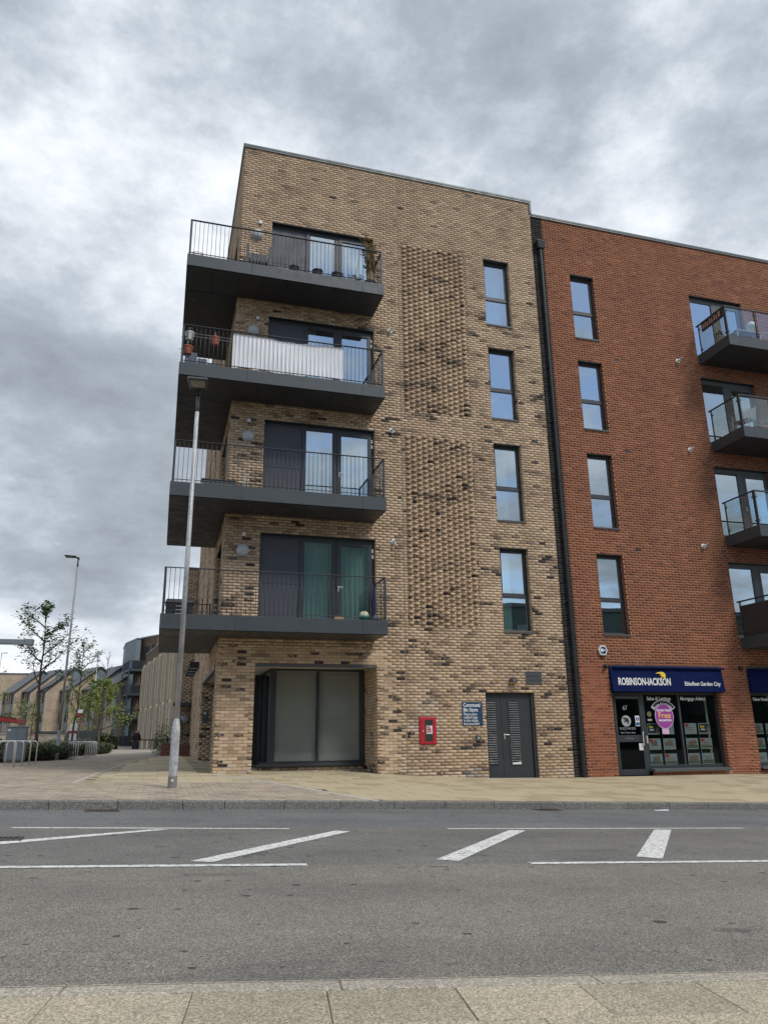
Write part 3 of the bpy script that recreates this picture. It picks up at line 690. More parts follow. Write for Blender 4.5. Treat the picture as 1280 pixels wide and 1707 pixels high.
# reveals (left-facing at the right jamb, right-facing at the left jamb, and soffit)
def reveals(B, x0, x1, z0, z1, d=.2, left=True, soffit=True, kind='tan'):
    B.wall(0, d, z0, z1, [], (x1, 0, 0), (0, 1, 0), (-1, 0, 0), style=kind, phase=0)
    if left: B.wall(0, d, z0, z1, [], (x0, 0, 0), (0, 1, 0), (1, 0, 0), style=kind, phase=0)
for k in range(4):
    reveals(T, win_x[0], win_x[1], WS+SV*k, WH+SV*k); reveals(T, door_x[0], door_x[1], 3.76+SV*k, WH+SV*k)
reveals(T, 8.222, 9.652, -.1, 2.165, .16)
# undercroft: pier, right jamb, side wall openings, back wall of porch
T.wall(0, .83, -.1, 2.795, [], (2.175, 0, 0), (0, 1, 0), (1, 0, 0), phase=0, bottom=lambda y: .1)
T.wall(X1, 2.175, -.1, 2.795, [], (0, .83, 0), (1, 0, 0), (0, 1, 0), phase=X1)
T.wall(0, 1.25, -.1, 2.795, [], (5.262, 0, 0), (0, 1, 0), (-1, 0, 0), phase=0, pick=True)
sd_d = (.9, 3.15); sideh = [(.83, 6.9, -1, 2.79)]+[(sd_d[0], sd_d[1], 3.76+SV*k, WH+SV*k) for k in range(4)]+[(a, a+.55, WS+.1+SV*k, WH+SV*k) for k in range(4) for a in (6.3, 9.7)]
T.wall(0, 14.6, -.1, ROOF, sideh, (X1, 0, 0), (0, 1, 0), (-1, 0, 0), phase=0, bottom=lambda y: .1)
T.wall(X1, 2.75, .1, 2.79, [], (0, 6.9, 0), (1, 0, 0), (0, -1, 0), phase=X1)
for k in range(4): T.wall(0, .3, 3.76+SV*k, WH+SV*k, [], (X1, sd_d[1], 0), (1, 0, 0), (0, -1, 0), phase=0)
# bay of the side elevation further down the path
T.wall(.80, X1, .2, 8.2, [], (0, 14.6, 0), (1, 0, 0), (0, -1, 0), phase=.8)
T.wall(0, 6, .2, 8.2, [], (.80, 14.6, 0), (0, 1, 0), (-1, 0, 0), phase=0)
T.finish(bld, M['tan'], M['tanm'])
mb = MB(); 
mk('roof', MB().box(X1+.02, XT, .02, 14.5, 17.3, 17.4), M['roof'], bld)
mk('bay_roof', MB().box(.78, X1-.01, 14.58, 20.6, 8.2, 8.3), M['coping'], bld)
mb = MB(); mb.box(X1-.04, XT+.06, -.045, .32, ROOF+.035, ROOF+.10); mb.box(X1-.04, X1+.3, .32, 14.7, ROOF+.035, ROOF+.10); mb.box(XT-.02, XT+.055, -.04, .3, RROOF+.10, ROOF+.034)
mk('coping', mb, M['coping'], bld, bevel=.006)
mb = MB(); mb.box(X1-.03, XT+.05, -.035, .30, ROOF-.01, ROOF+.035); mb.box(X1-.03, X1+.28, .30, 14.7, ROOF-.01, ROOF+.035)
mk('coping_drip', mb, M['coplip'], bld)
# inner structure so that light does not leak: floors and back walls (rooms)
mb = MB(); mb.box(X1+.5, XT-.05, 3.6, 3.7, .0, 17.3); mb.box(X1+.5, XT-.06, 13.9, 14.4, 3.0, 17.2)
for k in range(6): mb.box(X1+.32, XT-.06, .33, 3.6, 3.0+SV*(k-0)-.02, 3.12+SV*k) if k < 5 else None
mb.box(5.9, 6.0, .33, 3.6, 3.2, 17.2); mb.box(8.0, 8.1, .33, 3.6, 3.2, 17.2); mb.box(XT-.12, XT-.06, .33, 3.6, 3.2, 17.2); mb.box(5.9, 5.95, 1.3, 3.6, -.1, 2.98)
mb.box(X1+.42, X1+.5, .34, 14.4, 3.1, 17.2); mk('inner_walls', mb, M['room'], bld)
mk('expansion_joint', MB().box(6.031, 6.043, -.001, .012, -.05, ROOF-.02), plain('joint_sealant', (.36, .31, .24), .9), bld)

def drape(x0, x1, z0, z1, y, mat_, parent, folds=9, amp=.035, seed=0):
    mb = MB(); n = folds*6; rnd = random.Random(seed); ph = rnd.random()*6
    for i in range(n+1):
        t = i/n; xx = x0+(x1-x0)*t; a = amp*math.sin(t*folds*2*math.pi+ph+1.3*math.sin(t*9+ph))
        mb.v += [(xx, y+a*.6, z1), (xx, y+a, z0)]
    for i in range(n): mb.f.append((2*i, 2*i+1, 2*i+3, 2*i+2)); mb.m.append(0)
    b = len(mb.v); mb.v += [(p[0], p[1]+.006, p[2]) for p in mb.v[:b]]; mb.f += [tuple(j+b for j in f[::-1]) for f in mb.f[:n]]; mb.m += [0]*n
    return mk('curtain', mb, mat_, parent, smooth='all')
def slim_window(root, x0, x1, z0, z1, openw=False, curtain=None, tr=.42, fm='dark', seed=1):
    """tall two-light casement: frame, sash, transom, two panes, metal sill"""
    yf = .155
    mb = MB(); w = .055
    mb.box(x0, x0+w, yf, yf+.07, z0, z1); mb.box(x1-w, x1, yf, yf+.07, z0, z1); mb.box(x0+w, x1-w, yf, yf+.07, z1-w, z1); mb.box(x0+w, x1-w, yf, yf+.07, z0, z0+w)
    zt = z0+(z1-z0)*tr; mb.box(x0+w, x1-w, yf-.005, yf+.07, zt-.04, zt+.04)
    f = mk('window', mb, M[fm], root, bevel=.004)
    # opening sash in the upper light
    s = MB(); a, b, c, d = x0+w+.004, x1-w-.004, zt+.044, z1-w-.004; q = .05
    s.box(a, a+q, yf+.008, yf+.055, c, d); s.box(b-q, b, yf+.008, yf+.055, c, d); s.box(a+q, b-q, yf+.008, yf+.055, d-q, d); s.box(a+q, b-q, yf+.008, yf+.055, c, c+q)
    mk('sash', s, M[fm], f, bevel=.003)
    mk('pane', MB().box(a+q, b-q, yf+.03, yf+.036, c+q, d-q), M['glass'], f)
    mk('pane', MB().box(x0+w, x1-w, yf+.03, yf+.036, z0+w, zt-.04), M['glass'], f)
    mk('sill', MB().hexa([(x0+.0, -.035, z0-.052), (x1-.0, -.035, z0-.052), (x1, yf, z0-.035), (x0, yf, z0-.035), (x0, -.035, z0-.008), (x1, -.035, z0-.008), (x1, yf, z0-.002), (x0, yf, z0-.002)]), M['frame2'], f)
    mk('head_trim', MB().box(x0, x1, .004, yf, z1-.012, z1-.002), M[fm], f)
    if curtain: drape(x0+.02, x0+(x1-x0)*curtain[1], z0, z1, yf+.22, M[curtain[0]], f, int(8*curtain[1])+2, .03, seed)
    mk('mortise', MB().box(x0+.4, x0+.46, yf-.012, yf-.005, zt-.012, zt+.012), M['black'], f) if False else None
    return f
cur = [('curtt', .5), ('curt', .62), None, ('curt', .8)]
for k in range(4): slim_window(bld, win_x[0], win_x[1], WS+SV*k, WH+SV*k, curtain=cur[k], seed=k)
def vents(root, xs_, z, m=M['black']):
    for k, (a, zz) in enumerate(zip(xs_, z)):
        mk('air_slot', MB().box(a-.1, a+.1, .004, .02, zz-.03, zz+.03), m, root)
vents(bld, [10.22]*3, [Z0+CH*(83.5+42*k) for k in range(3)])
# balcony door sets
def lever(mb, x, y, z, s=1, L=.12):
    mb.box(x-.016, x+.016, y-.012, y, z-.11, z+.03); mb.tube([(x, y-.01, z), (x, y-.055, z)], .009, 8); mb.tube([(x, y-.055, z), (x+s*L, y-.058, z-.004)], .009, 8); mb.lathe([(.013, 0), (.013, .014)], (x, y-.01, z-.085), 10, ax='y')
    return mb
def balcony_doors(k, z0, z1, curtain, seed):
    x0, x1 = door_x; y = .13; w = .06
    mb = MB(); mb.box(x0, x1, y, y+.08, z1-.09, z1); mb.box(x0, x0+.03, y, y+.08, z0, z1-.09); mb.box(x1-.05, x1, y, y+.08, z0, z1-.09); mb.box(3.235, 3.31, y-.01, y+.08, z0, z1-.09); mb.box(4.12, 4.21, y, y+.08, z0, z1-.09)
    mb.box(3.31, 4.12, y, y+.08, z0, z0+.07)
    f = mk('balcony_door', mb, M['dark'], bld, bevel=.004)
    zj = z0+(z1-z0)*.45
    mk('panel', MB().box(x0+.03, 3.235, y+.02, y+.05, z0, zj-.004), M['panel'], f, bevel=.003); mk('panel', MB().box(x0+.03, 3.235, y+.02, y+.05, zj+.004, z1-.09), M['panel'], f, bevel=.003)
    mk('fixed_light', MB().box(3.31, 3.35, y+.01, y+.06, z0+.07, z1-.09).box(4.08, 4.12, y+.01, y+.06, z0+.07, z1-.09).box(3.35, 4.08, y+.01, y+.06, z1-.14, z1-.09).box(3.35, 4.08, y+.01, y+.06, z0+.07, z0+.1), M['dark'], f)
    mk('pane', MB().box(3.35, 4.08, y+.03, y+.036, z0+.1, z1-.14), M['glass'], f)
    a, b, c, d = 4.214, x1-.054, z0+.01, z1-.094; q = .11
    s = MB(); s.box(a, a+q, y-.015, y+.06, c, d); s.box(b-q, b, y-.015, y+.06, c, d); s.box(a+q, b-q, y-.015, y+.06, d-q, d); s.box(a+q, b-q, y-.015, y+.06, c, c+.12)
    mk('door_leaf', s, M['dark'], f, bevel=.004)
    mk('pane', MB().box(a+q, b-q, y+.02, y+.026, c+.12, d-q), M['glass'], f)
    mk('handle', lever(MB(), a+.055, y-.015, z0+1.03), M['chrome'], f, smooth=True)
    for zz in (z1-.30, z1-.46): mk('hinge', MB().box(b-.02, b+.03, y-.035, y-.016, zz-.05, zz+.05), M['white'], f)
    mk('head_trim', MB().box(x0, x1, .004, y, z1-.012, z1-.002), M['dark'], f)
    for cc in curtain: drape(cc[0], cc[1], z0, z1-.05, y+.17, M[cc[2]], f, max(2, int((cc[1]-cc[0])*9)), .03, seed)
    return f
curts = [[(3.3, 4.15, 'curtt'), (4.3, 5.15, 'curtt')], [(3.34, 3.8, 'curt'), (4.3, 4.6, 'curt'), (4.9, 5.15, 'curt')], [(3.3, 3.6, 'curt')], [(4.7, 5.15, 'curt')]]
BZ = [3.43+SV*k for k in range(4)]; TH = .335
for k in range(4): balcony_doors(k, BZ[k]+TH+.005, WH+SV*k, curts[k], 20+k)
# side doors (seen very obliquely) and slit windows
for k in range(4):
    z0, z1 = BZ[k]+TH+.005, WH+SV*k
    f = mk('side_door', MB().box(X1+.15, X1+.22, sd_d[0], sd_d[0]+.07, z0, z1).box(X1+.15, X1+.22, sd_d[1]-.07, sd_d[1], z0, z1).box(X1+.15, X1+.22, sd_d[0], sd_d[1], z1-.08, z1).box(X1+.15, X1+.22, 1.95, 2.05, z0, z1), M['dark'], bld)
    mk('pane', MB().box(X1+.18, X1+.186, sd_d[0]+.07, 1.95, z0, z1-.08), M['glass'], f); mk('pane', MB().box(X1+.18, X1+.186, 2.05, sd_d[1]-.07, z0, z1-.08), M['glass'], f)
    for a in (6.3, 9.7):
        g = mk('slit_window', MB().box(X1+.10, X1+.16, a, a+.05, WS+.1+SV*k, z1).box(X1+.10, X1+.16, a+.5, a+.55, WS+.1+SV*k, z1), M['dark'], bld); mk('pane', MB().box(X1+.12, X1+.126, a+.05, a+.5, WS+.1+SV*k, z1), M['glass'], g)

# ------------------------------------------------------------------ wraparound balconies (parts of the building)
BX0, BX1, BY0, BYB = -.12, 5.22, -1.17, 3.83
bal_proto = None
def Lslab(z0, z1, ins=0., wallgap=.0):
    return [(BX0+ins, BY0+ins), (BX1-ins, BY0+ins), (BX1-ins, -.004), (X1-.004, -.004), (X1-.004, BYB-ins), (BX0+ins, BYB-ins)]
RH = 1.09
stick = None
for k in range(4):
    zb = BZ[k]; zt = zb+TH
    body = MB().prism(Lslab(0, 0, .012), zb+.012, zt-.002)
    B = mk('balcony', body, M['soffit'], bld)
    # fascia sheets in lengths with open joints
    js = [BX0, 1.55, 4.6, BX1]
    for a, b in zip(js[:-1], js[1:]): mk('fascia', MB().box(a+.002, b-.002, BY0-.004, BY0+.010, zb, zt+.008), M['fascia'], B, bevel=.003)
    js = [BY0+.012, 1.4, BYB]
    for a, b in zip(js[:-1], js[1:]): mk('fascia', MB().box(BX0-.004, BX0+.010, a+.002, b-.002, zb, zt+.008), M['fascia'], B, bevel=.003)
    mk('fascia', MB().box(BX1-.010, BX1+.004, BY0+.012, -.006, zb, zt+.008), M['fascia'], B, bevel=.003)
    mk('fascia', MB().box(BX0+.012, X1-.006, BYB-.010, BYB+.004, zb, zt+.008), M['fascia'], B, bevel=.003)
    # soffit: a row of panels along the front, then narrow planks under the side run
    xx = BX0+.03
    while xx < BX1-.05:
        x2 = min(xx+.66, BX1-.03); mk('soffit_panel', MB().box(xx+.004, x2-.005, BY0+.03, -.02, zb-.012, zb+.008), M['soffit'], B); xx = x2
    yy = .0
    while yy < BYB-.06:
        y2 = min(yy+.15, BYB-.03); mk('soffit_plank', MB().box(BX0+.03, X1-.012, yy+.007, y2-.007, zb-.012, zb+.008), M['soffit'], B); yy = y2
    # railing
    def post(x, y): return mk('post', MB().box(x-.022, x+.022, y-.022, y+.022, zt+.008, zt+RH-.015), M['dark'], B, bevel=.003)
    RX0, RX1, RY0, RYB = BX0+.045, BX1-.045, BY0+.045, BYB-.045
    for x_, y_ in ((RX0, RY0), (RX1, RY0), (RX1, -.05), (RX0, RYB), (X1-.05, RYB), (RX0, 1.3)): post(x_, y_)
    for nm, z_, h_, w_ in (('handrail', zt+RH-.015, .016, .028), ('bottom_rail', zt+.075, .012, .015)):
        mk(nm, MB().box(RX0-w_, RX1+w_, RY0-w_, RY0+w_, z_, z_+h_).box(RX0-w_, RX0+w_, RY0+w_, RYB+w_, z_, z_+h_).box(RX1-w_, RX1+w_, RY0+w_, -.005, z_, z_+h_).box(RX0+w_, X1-.005, RYB-w_, RYB+w_, z_, z_+h_), M['dark'], B, bevel=.003)
    if stick is None:
        sm = MB().tube([(0, 0, 0), (0, 0, RH-.024)], .0062, 6)
    n = int((RX1-RX0)/.108)
    pts = [(RX0+(RX1-RX0)*i/n, RY0) for i in range(1, n)]+[(RX1, RY0+(-.05-RY0)*i/10) for i in range(1, 10)]
    for (x_, y_) in pts:
        if stick is None:
            mm = MB(); mm.v = [(a+x_, b+y_, c+zt+.009) for a, b, c in sm.v]; mm.f = sm.f; mm.m = sm.m; stick = mk('baluster', mm, M['dark'], B, smooth='all')
        else: clone(stick, 'baluster', (x_, y_, zt+.009), B)
    rest = MB()
    n2 = int((RYB-RY0)/.108)
    for i in range(1, n2): rest.tube([(RX0, RY0+(RYB-RY0)*i/n2, zt+.009), (RX0, RY0+(RYB-RY0)*i/n2, zt+RH-.016)], .0062, 5)
    for i in range(1, 12): rest.tube([(RX0+(X1-.05-RX0)*i/12, RYB, zt+.009), (RX0+(X1-.05-RX0)*i/12, RYB, zt+RH-.016)], .0062, 5)
    tag(mk('baluster', rest, M['dark'], B), kind='stuff')
# soffit vents on the top balcony, round lights, sensors, flue terminals
def round_light(root, x, z, r=.16, y=0.):
    o = mk('wall_light', MB().lathe([(r, 0), (r, .05), (r*.9, .065)], (x, y, z), 26, ax='y'), M['lens'], root, smooth=True)
    mk('diffuser', MB().lathe([(r*.86, .06), (r*.82, .10), (r*.6, .125), (r*.3, .138), (.01, .142)], (x, y, z), 26, ax='y'), M['lens'], o, smooth=True); return o
for x_, z_ in ((1.75, 5.61), (1.755, 8.73), (1.775, 11.90), (1.77, 15.04)): round_light(bld, x_, z_)
for x_, z_ in ((1.765, 6.04), (1.765, 9.18), (1.88, 12.30), (1.84, 15.46)):
    o = mk('sensor', MB().box(x_-.045, x_+.045, -.06, -.002, z_-.05, z_+.05), M['white'], bld, bevel=.01); mk('sensor_eye', MB().lathe([(.025, 0), (.018, .02)], (x_, -.035, z_-.07), 10), M['black'], o)
def flue(root, x, z):
    o = mk('flue_terminal', MB().lathe([(.075, 0), (.075, .012), (.055, .02)], (x, -.002, z), 18, ax='y').lathe([(.04, .02), (.04, .13)], (x, 0, z), 14, ax='y'), M['white'], root, smooth=True)
    mk('nozzle', MB().tube([(x, -.12, z), (x+.03, -.17, z+.03), (x+.05, -.18, z+.035)], .024, 10), M['lens'], o, smooth=True)
for x_, z_ in ((5.74, 12.50), (5.75, 9.33), (5.76, 6.09)): flue(bld, x_, z_)
# ground floor: lintels, soffit, corner shopfront
mk('lintel', MB().box(2.18, 5.258, -.012, .10, 2.735, 2.793), M['frame2'], bld); mk('lintel', MB().box(X1-.012, X1+.1, .84, 6.9, 2.735, 2.785), M['frame2'], bld)
mk('porch_ceiling', MB().box(2.18, 5.255, .1, 6.9, 2.80, 2.86).box(X1+.1, 2.18, .84, 6.9, 2.80, 2.86), plain('porch_ceiling_paint', (.50, .49, .44), .8), bld)
GY = 1.25; gx0, gx1 = 2.73, 5.258; gz0, gz1 = .42, 2.797
mb = MB(); mb.box(gx0, gx0+.16, GY-.03, GY+.13, gz0, gz1); mb.box(gx1-.09, gx1, GY, GY+.08, gz0, gz1); mb.box(3.985, 4.04, GY, GY+.08, gz0+.06, gz1-.06); mb.box(gx0+.16, gx1-.09, GY, GY+.08, gz1-.06, gz1); mb.box(gx0+.16, gx1-.09, GY, GY+.08, gz0, gz0+.06)
sf = mk('corner_glazing', mb, M['dark'], bld, bevel=.004)
M['glassf'] = glass_mat('corner_glass', .11, (.86, .87, .86))
mk('pane', MB().box(gx0+.16, 3.985, GY+.035, GY+.043, gz0+.06, gz1-.06), M['glassf'], sf); mk('pane', MB().box(4.04, gx1-.09, GY+.035, GY+.043, gz0+.06, gz1-.06), M['glassf'], sf)
mk('roller_blind', MB().box(gx0+.18, 3.98, GY+.16, GY+.166, gz0+.05, gz1-.02).box(4.05, gx1-.1, GY+.16, GY+.166, gz0+.05, gz1-.02), plain('grey_green_blind', (.50, .50, .475), .85, 0, .06, .7), sf)
mb = MB()
yb = [GY+.13, 2.35, 3.45, 4.55, 5.65, 6.85]
for y_ in yb[1:-1]: mb.box(gx0-.01, gx0+.06, y_-.03, y_+.03, gz0+.02, gz1-.06)
mb.box(gx0-.01, gx0+.06, yb[0], yb[-1], gz1-.06, gz1).box(gx0-.01, gx0+.06, yb[0], yb[-1], gz0-.04, gz0+.02)
sr = mk('side_glazing', mb, M['dark'], bld)
for a, b in zip(yb[:-1], yb[1:]): mk('pane', MB().box(gx0+.02, gx0+.028, a+.03, b-.03, gz0+.02, gz1-.06), M['glass'], sr)
mk('inner_wall', MB().box(gx0+.9, gx0+1.0, GY+.2, 6.9, .1, 2.9), M['room'], bld)
mk('shopfront_sill', MB().box(gx0-.24, gx1-.01, GY-.10, GY+.10, .345, gz0-.002).box(gx0-.22, gx0-.04, GY+.10, 6.88, .345, gz0-.045), M['dark'], bld, bevel=.006)
T2 = lay(gx0-.2, 5.25, .05, .34, bottom=lambda x: basefn(x)-.05); V_, F_, C_ = brick_arrays(T2, (0, GY-.03, 0), (1, 0, 0), (0, -1, 0)); attr_mesh('plinth', V_, F_, C_, [M['tan']], bld, 'stuff')
mk('plinth_mortar', MB().box(gx0-.19, 5.25, GY-.02, GY+.06, .0, .34), M['tanm'], bld)
ip_ = mk('entry_panel', MB().box(1.36, 1.52, 6.84, 6.895, 1.55, 1.95), M['frame2'], bld, bevel=.004); mk('speaker', MB().box(1.40, 1.48, 6.832, 6.84, 1.80, 1.88), M['chrome'], ip_)
for y_ in (9.6, 10.9, 12.2, 13.5): 
    o = mk('side_wall_lamp', MB().box(X1-.34, X1-.004, y_-.12, y_+.12, 3.50, 3.72), M['black'], bld, bevel=.01); mk('lens', MB().box(X1-.30, X1-.06, y_-.09, y_+.09, 3.48, 3.50), M['lens'], o)
mk('door_canopy', MB().box(.55, X1-.01, 14.0, 14.59, 2.36, 2.50), M['dark'], bld, bevel=.01); round_light(bld, 1.04, 1.83, .17, 14.6)
mk('side_door_dark', MB().box(.86, 1.28, 14.57, 14.595, .4, 2.34), M['dark'], bld) if False else None
# bin store doors
bd = mk('bin_store_door', MB().box(8.226, 8.25, .10, .17, -.02, 2.163).box(9.57, 9.650, .06, .17, -.03, 2.163).box(8.25, 9.57, .10, .17, 2.10, 2.163), M['dark'], bld, bevel=.004)
mk('threshold', MB().box(8.226, 9.66, -.02, .16, -.05, -.008), M['coping'], bd)
def leaf(a, b, lx0, lx1):
    l = mk('door_leaf', MB().box(a, b, .11, .15, .0, 2.098), M['frame2d'], bd, bevel=.003)
    mk('louvre_frame', MB().box(lx0, lx0+.02, .10, .11, .33, 1.92).box(lx1-.02, lx1, .10, .11, .33, 1.92).box(lx0, lx1, .10, .11, 1.92, 1.94).box(lx0, lx1, .10, .11, .31, .33), M['frame2d'], l)
    mk('louvre_back', MB().box(lx0+.02, lx1-.02, .104, .109, .33, 1.92), M['black'], l)
    for i in range(27):
        z = .345+i*.0585; mk('louvre', MB().hexa([(lx0+.02, .085, z), (lx1-.02, .085, z), (lx1-.02, .104, z+.028), (lx0+.02, .104, z+.028), (lx0+.02, .085, z+.008), (lx1-.02, .085, z+.008), (lx1-.02, .104, z+.036), (lx0+.02, .104, z+.036)]), M['frame2d'], l)
    return l
M['frame2d'] = plain('door_charcoal', (.030, .036, .039), .5, 0, .12, 3)
leaf(8.253, 8.692, 8.262, 8.552); l2 = leaf(8.698, 9.567, 8.90, 9.22)
mk('handle', lever(MB(), 8.76, .11, 1.07), M['chrome'], l2, smooth=True)
mk('torn_paper', MB().hexa([(8.93, .078, .325), (9.19, .078, .325), (9.19, .083, .325), (8.93, .083, .325), (8.95, .078, .37), (9.18, .078, .39), (9.18, .083, .39), (8.95, .083, .37)]), M['white'], bd)
for i, (a, z) in enumerate(((8.45, 1.20), (8.42, 1.13), (8.40, .47), (8.27, .40), (9.10, .47), (8.44, .35))): mk('bent_slat', MB().box(a, a+.09, .080, .086, z, z+.012), M['coping'], bd)
# vent grille and dome lamp above, key switch, dry riser, sign
g = mk('vent_grille', MB().box(9.425, 9.905, -.02, -.002, 2.365, 2.395).box(9.425, 9.905, -.02, -.002, 2.675, 2.705).box(9.425, 9.455, -.02, -.002, 2.395, 2.675).box(9.875, 9.905, -.02, -.002, 2.395, 2.675), M['frame2'], bld, bevel=.003)
mk('vent_back', MB().box(9.455, 9.875, -.006, -.002, 2.395, 2.675), M['black'], g)
for i in range(8):
    z = 2.40+i*.0345; mk('vent_slat', MB().hexa([(9.455, -.024, z), (9.875, -.024, z), (9.875, -.008, z+.018), (9.455, -.008, z+.018), (9.455, -.024, z+.007), (9.875, -.024, z+.007), (9.875, -.008, z+.025), (9.455, -.008, z+.025)]), M['frame2'], g)
mb = MB(); 
for i in range(5):
    t0, t1 = i/5, (i+1)/5
lp = mk('door_lamp', MB().lathe([(.115, 0), (.112, .03), (.095, .07), (.06, .105), (.02, .12)], (9.02, -.06, 2.405), 20), M['dark'], bld, smooth=True); mk('lamp_glass', MB().lathe([(.085, -.03), (.10, 0)], (9.02, -.06, 2.404), 16), plain('amber_glass', (.55, .36, .12), .3), lp)
ks = mk('key_switch', MB().box(7.90, 8.02, -.03, -.002, .93, 1.06), M['frame2'], bld, bevel=.004); mk('key_plate', MB().box(7.95, 7.99, -.034, -.03, .97, 1.02), M['chrome'], ks)

# ------------------------------------------------------------------ lettering
FC = {}
def text_mesh(s, size, x, y, z, mat_, parent, name='letter', align='LEFT', off=0., sx=1., th=.002, italic=0., sp=1., rot=None, base=None, narrow=None, line=None):
    cu = bpy.data.curves.new('t', 'FONT'); cu.body = s; cu.size = size; cu.align_x = align; cu.offset = off; cu.extrude = th; cu.shear = italic; cu.space_character = sp; cu.resolution_u = 3
    if line: cu.space_line = line
    ob = bpy.data.objects.new('t', cu); COL.objects.link(ob); bpy.context.view_layer.update()
    dg = bpy.context.evaluated_depsgraph_get(); me = bpy.data.meshes.new_from_object(ob.evaluated_get(dg)); bpy.data.objects.remove(ob)
    me.name = name; me.materials.clear(); me.materials.append(mat_)
    R_ = Matrix.Rotation(math.radians(90), 4, 'X')
    me.transform(R_ @ Matrix.Diagonal((sx, 1, 1, 1)))
    if rot: me.transform(Matrix.Rotation(rot, 4, 'Y'))
    o2 = bpy.data.objects.new(name, me); COL.objects.link(o2); ORG[o2.name] = Vector((x, y, z))
    if parent is not None: o2.parent = parent; o2.location = Vector((x, y, z))-ORG[parent.name]
    else: o2.location = (x, y, z)
    return o2
sg = empty('sign', (7.83, -.012, 1.302), 'dark blue Communal Bin Store sign fixed beside the louvred double doors', 'sign')
mk('board', MB().box(7.545, 8.118, -.014, -.003, 1.302, 1.898), M['navy'], sg, bevel=.003)
for i, t in enumerate(('Communal', 'Bin Store')): text_mesh(t, .135, 7.575, -.017, 1.775-i*.12, M['txt'], sg, off=.002, sx=.80)
for i, t in enumerate(('Please place', 'rubbish bags', 'in the refuse', 'bins provided')): text_mesh(t, .098, 7.578, -.017, 1.560-i*.080, M['txt'], sg, off=0, sx=.80)
dr = empty('riser_cabinet', (6.59, -.02, .85), 'red dry riser inlet cabinet with black glazed door and paper notice', 'cabinet')
mk('body', MB().box(6.365, 6.815, -.03, -.002, .852, 1.525), M['signred'], dr, bevel=.005)
mk('door', MB().box(6.385, 6.795, -.042, -.031, .872, 1.505), M['signred'], dr, bevel=.004)
mk('glass_panel', MB().box(6.505, 6.715, -.046, -.042, .93, 1.455), plain('wired_glass', (.035, .045, .042), .3), dr)
nt_ = mk('notice', MB().box(6.54, 6.70, -.049, -.046, 1.11, 1.31), M['white'], dr)
text_mesh('DRY\nRISER\nINLET', .055, 6.553, -.051, 1.255, M['signred'], nt_, off=.003, sx=.85)
mk('lock', MB().lathe([(.018, 0), (.018, .01)], (6.455, -.042, 1.18), 12, ax='y'), M['chrome'], dr); mk('keyhole', MB().lathe([(.012, 0), (.012, .004)], (6.445, -.042, 1.10), 10, ax='y'), M['black'], dr)

# ================= red brick building with shops
rb = empty('shop_building', (XR, 0, -.04), 'red brick apartment building with glass balconies above blue fronted shops', 'building')
Rb = Bricks('red')
rwin = (11.955, 12.835); rdoor = (16.56, 18.73)
XE = 22.5
sh1 = (12.02, 15.60); sh2 = (16.665, 20.4)
holes = [(rwin[0], rwin[1], WS+SV*k, WH+SV*k) for k in range(4)]+[(rdoor[0], rdoor[1], 3.78+SV*k, WH+SV*k) for k in range(4)]+[(sh1[0], sh1[1], .06, 2.925), (12.02, 13.09, -1, 2.925), (sh2[0], sh2[1], .0, 2.9)]
rslots = [(13.29, 13.49, Z0+CH*(83+42*k), Z0+CH*(84+42*k)) for k in range(3)]
bf = lambda x: basefn(x)-.06
Rb.wall(XR, XE, -.6, 3.0, holes, (0, 0, 0), (1, 0, 0), (0, -1, 0), phase=XR, style='red', bottom=bf, pick=True)
Rb.wall(XR, XE, 3.0, RROOF, holes+rslots, (0, 0, 0), (1, 0, 0), (0, -1, 0), phase=XR, style='red')
for k in range(4):
    reveals(Rb, rwin[0], rwin[1], WS+SV*k, WH+SV*k, kind='red'); reveals(Rb, rdoor[0], rdoor[1], 3.78+SV*k, WH+SV*k, kind='red')
reveals(Rb, sh1[0], sh1[1], .06, 2.925, .22, kind='red'); reveals(Rb, sh2[0], sh2[1], .0, 2.9, .22, kind='red')
Rb.finish(rb, M['red'], M['redm'])
bs_ = empty('brick_strip', (XT, 0, -.04)); bs_.parent = rb; bs_.location = ORG['brick_strip']-ORG[rb.name]
bpy.data.objects.remove(bs_)
K = Bricks('blk'); bl = lay(XT, XR, -.4, RROOF, [], phase=XT, style='blk', bottom=bf)
V_, F_, C_ = brick_arrays(bl, (0, -.001, 0), (1, 0, 0), (0, -1, 0)); attr_mesh('black_brick', V_, F_, C_, [M['blk']], rb, 'stuff')
mk('black_brick_mortar', wall_sheet(XT, XR, -.4, RROOF, [], (0, 0, 0), (1, 0, 0), (0, -1, 0)), M['blkm'], rb)
mk('coping', MB().box(XT+.06, XE, -.045, .35, RROOF+.035, RROOF+.10), M['coping'], rb, bevel=.006); mk('coping_drip', MB().box(XT+.05, XE, -.035, .33, RROOF-.01, RROOF+.035), M['coplip'], rb)
mk('roof', MB().box(XT+.05, XE, .02, 14.5, 16.8, 16.9), M['roof'], rb)
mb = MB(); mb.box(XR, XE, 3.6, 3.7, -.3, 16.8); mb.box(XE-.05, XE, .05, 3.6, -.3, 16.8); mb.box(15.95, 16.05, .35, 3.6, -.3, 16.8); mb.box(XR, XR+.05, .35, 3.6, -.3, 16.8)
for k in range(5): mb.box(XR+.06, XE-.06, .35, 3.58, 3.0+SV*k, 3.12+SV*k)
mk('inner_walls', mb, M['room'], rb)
rc = [('curt', .25), ('curt', .2), None, ('curt', .15)]
for k in range(4): slim_window(rb, rwin[0], rwin[1], WS+SV*k, WH+SV*k, curtain=rc[k], seed=40+k)
vents(rb, [13.39]*3, [Z0+CH*(83.5+42*k) for k in range(3)])
for x_, z_ in ((15.73, 12.91), (15.73, 9.75), (15.73, 6.57)): flue(rb, x_, z_)
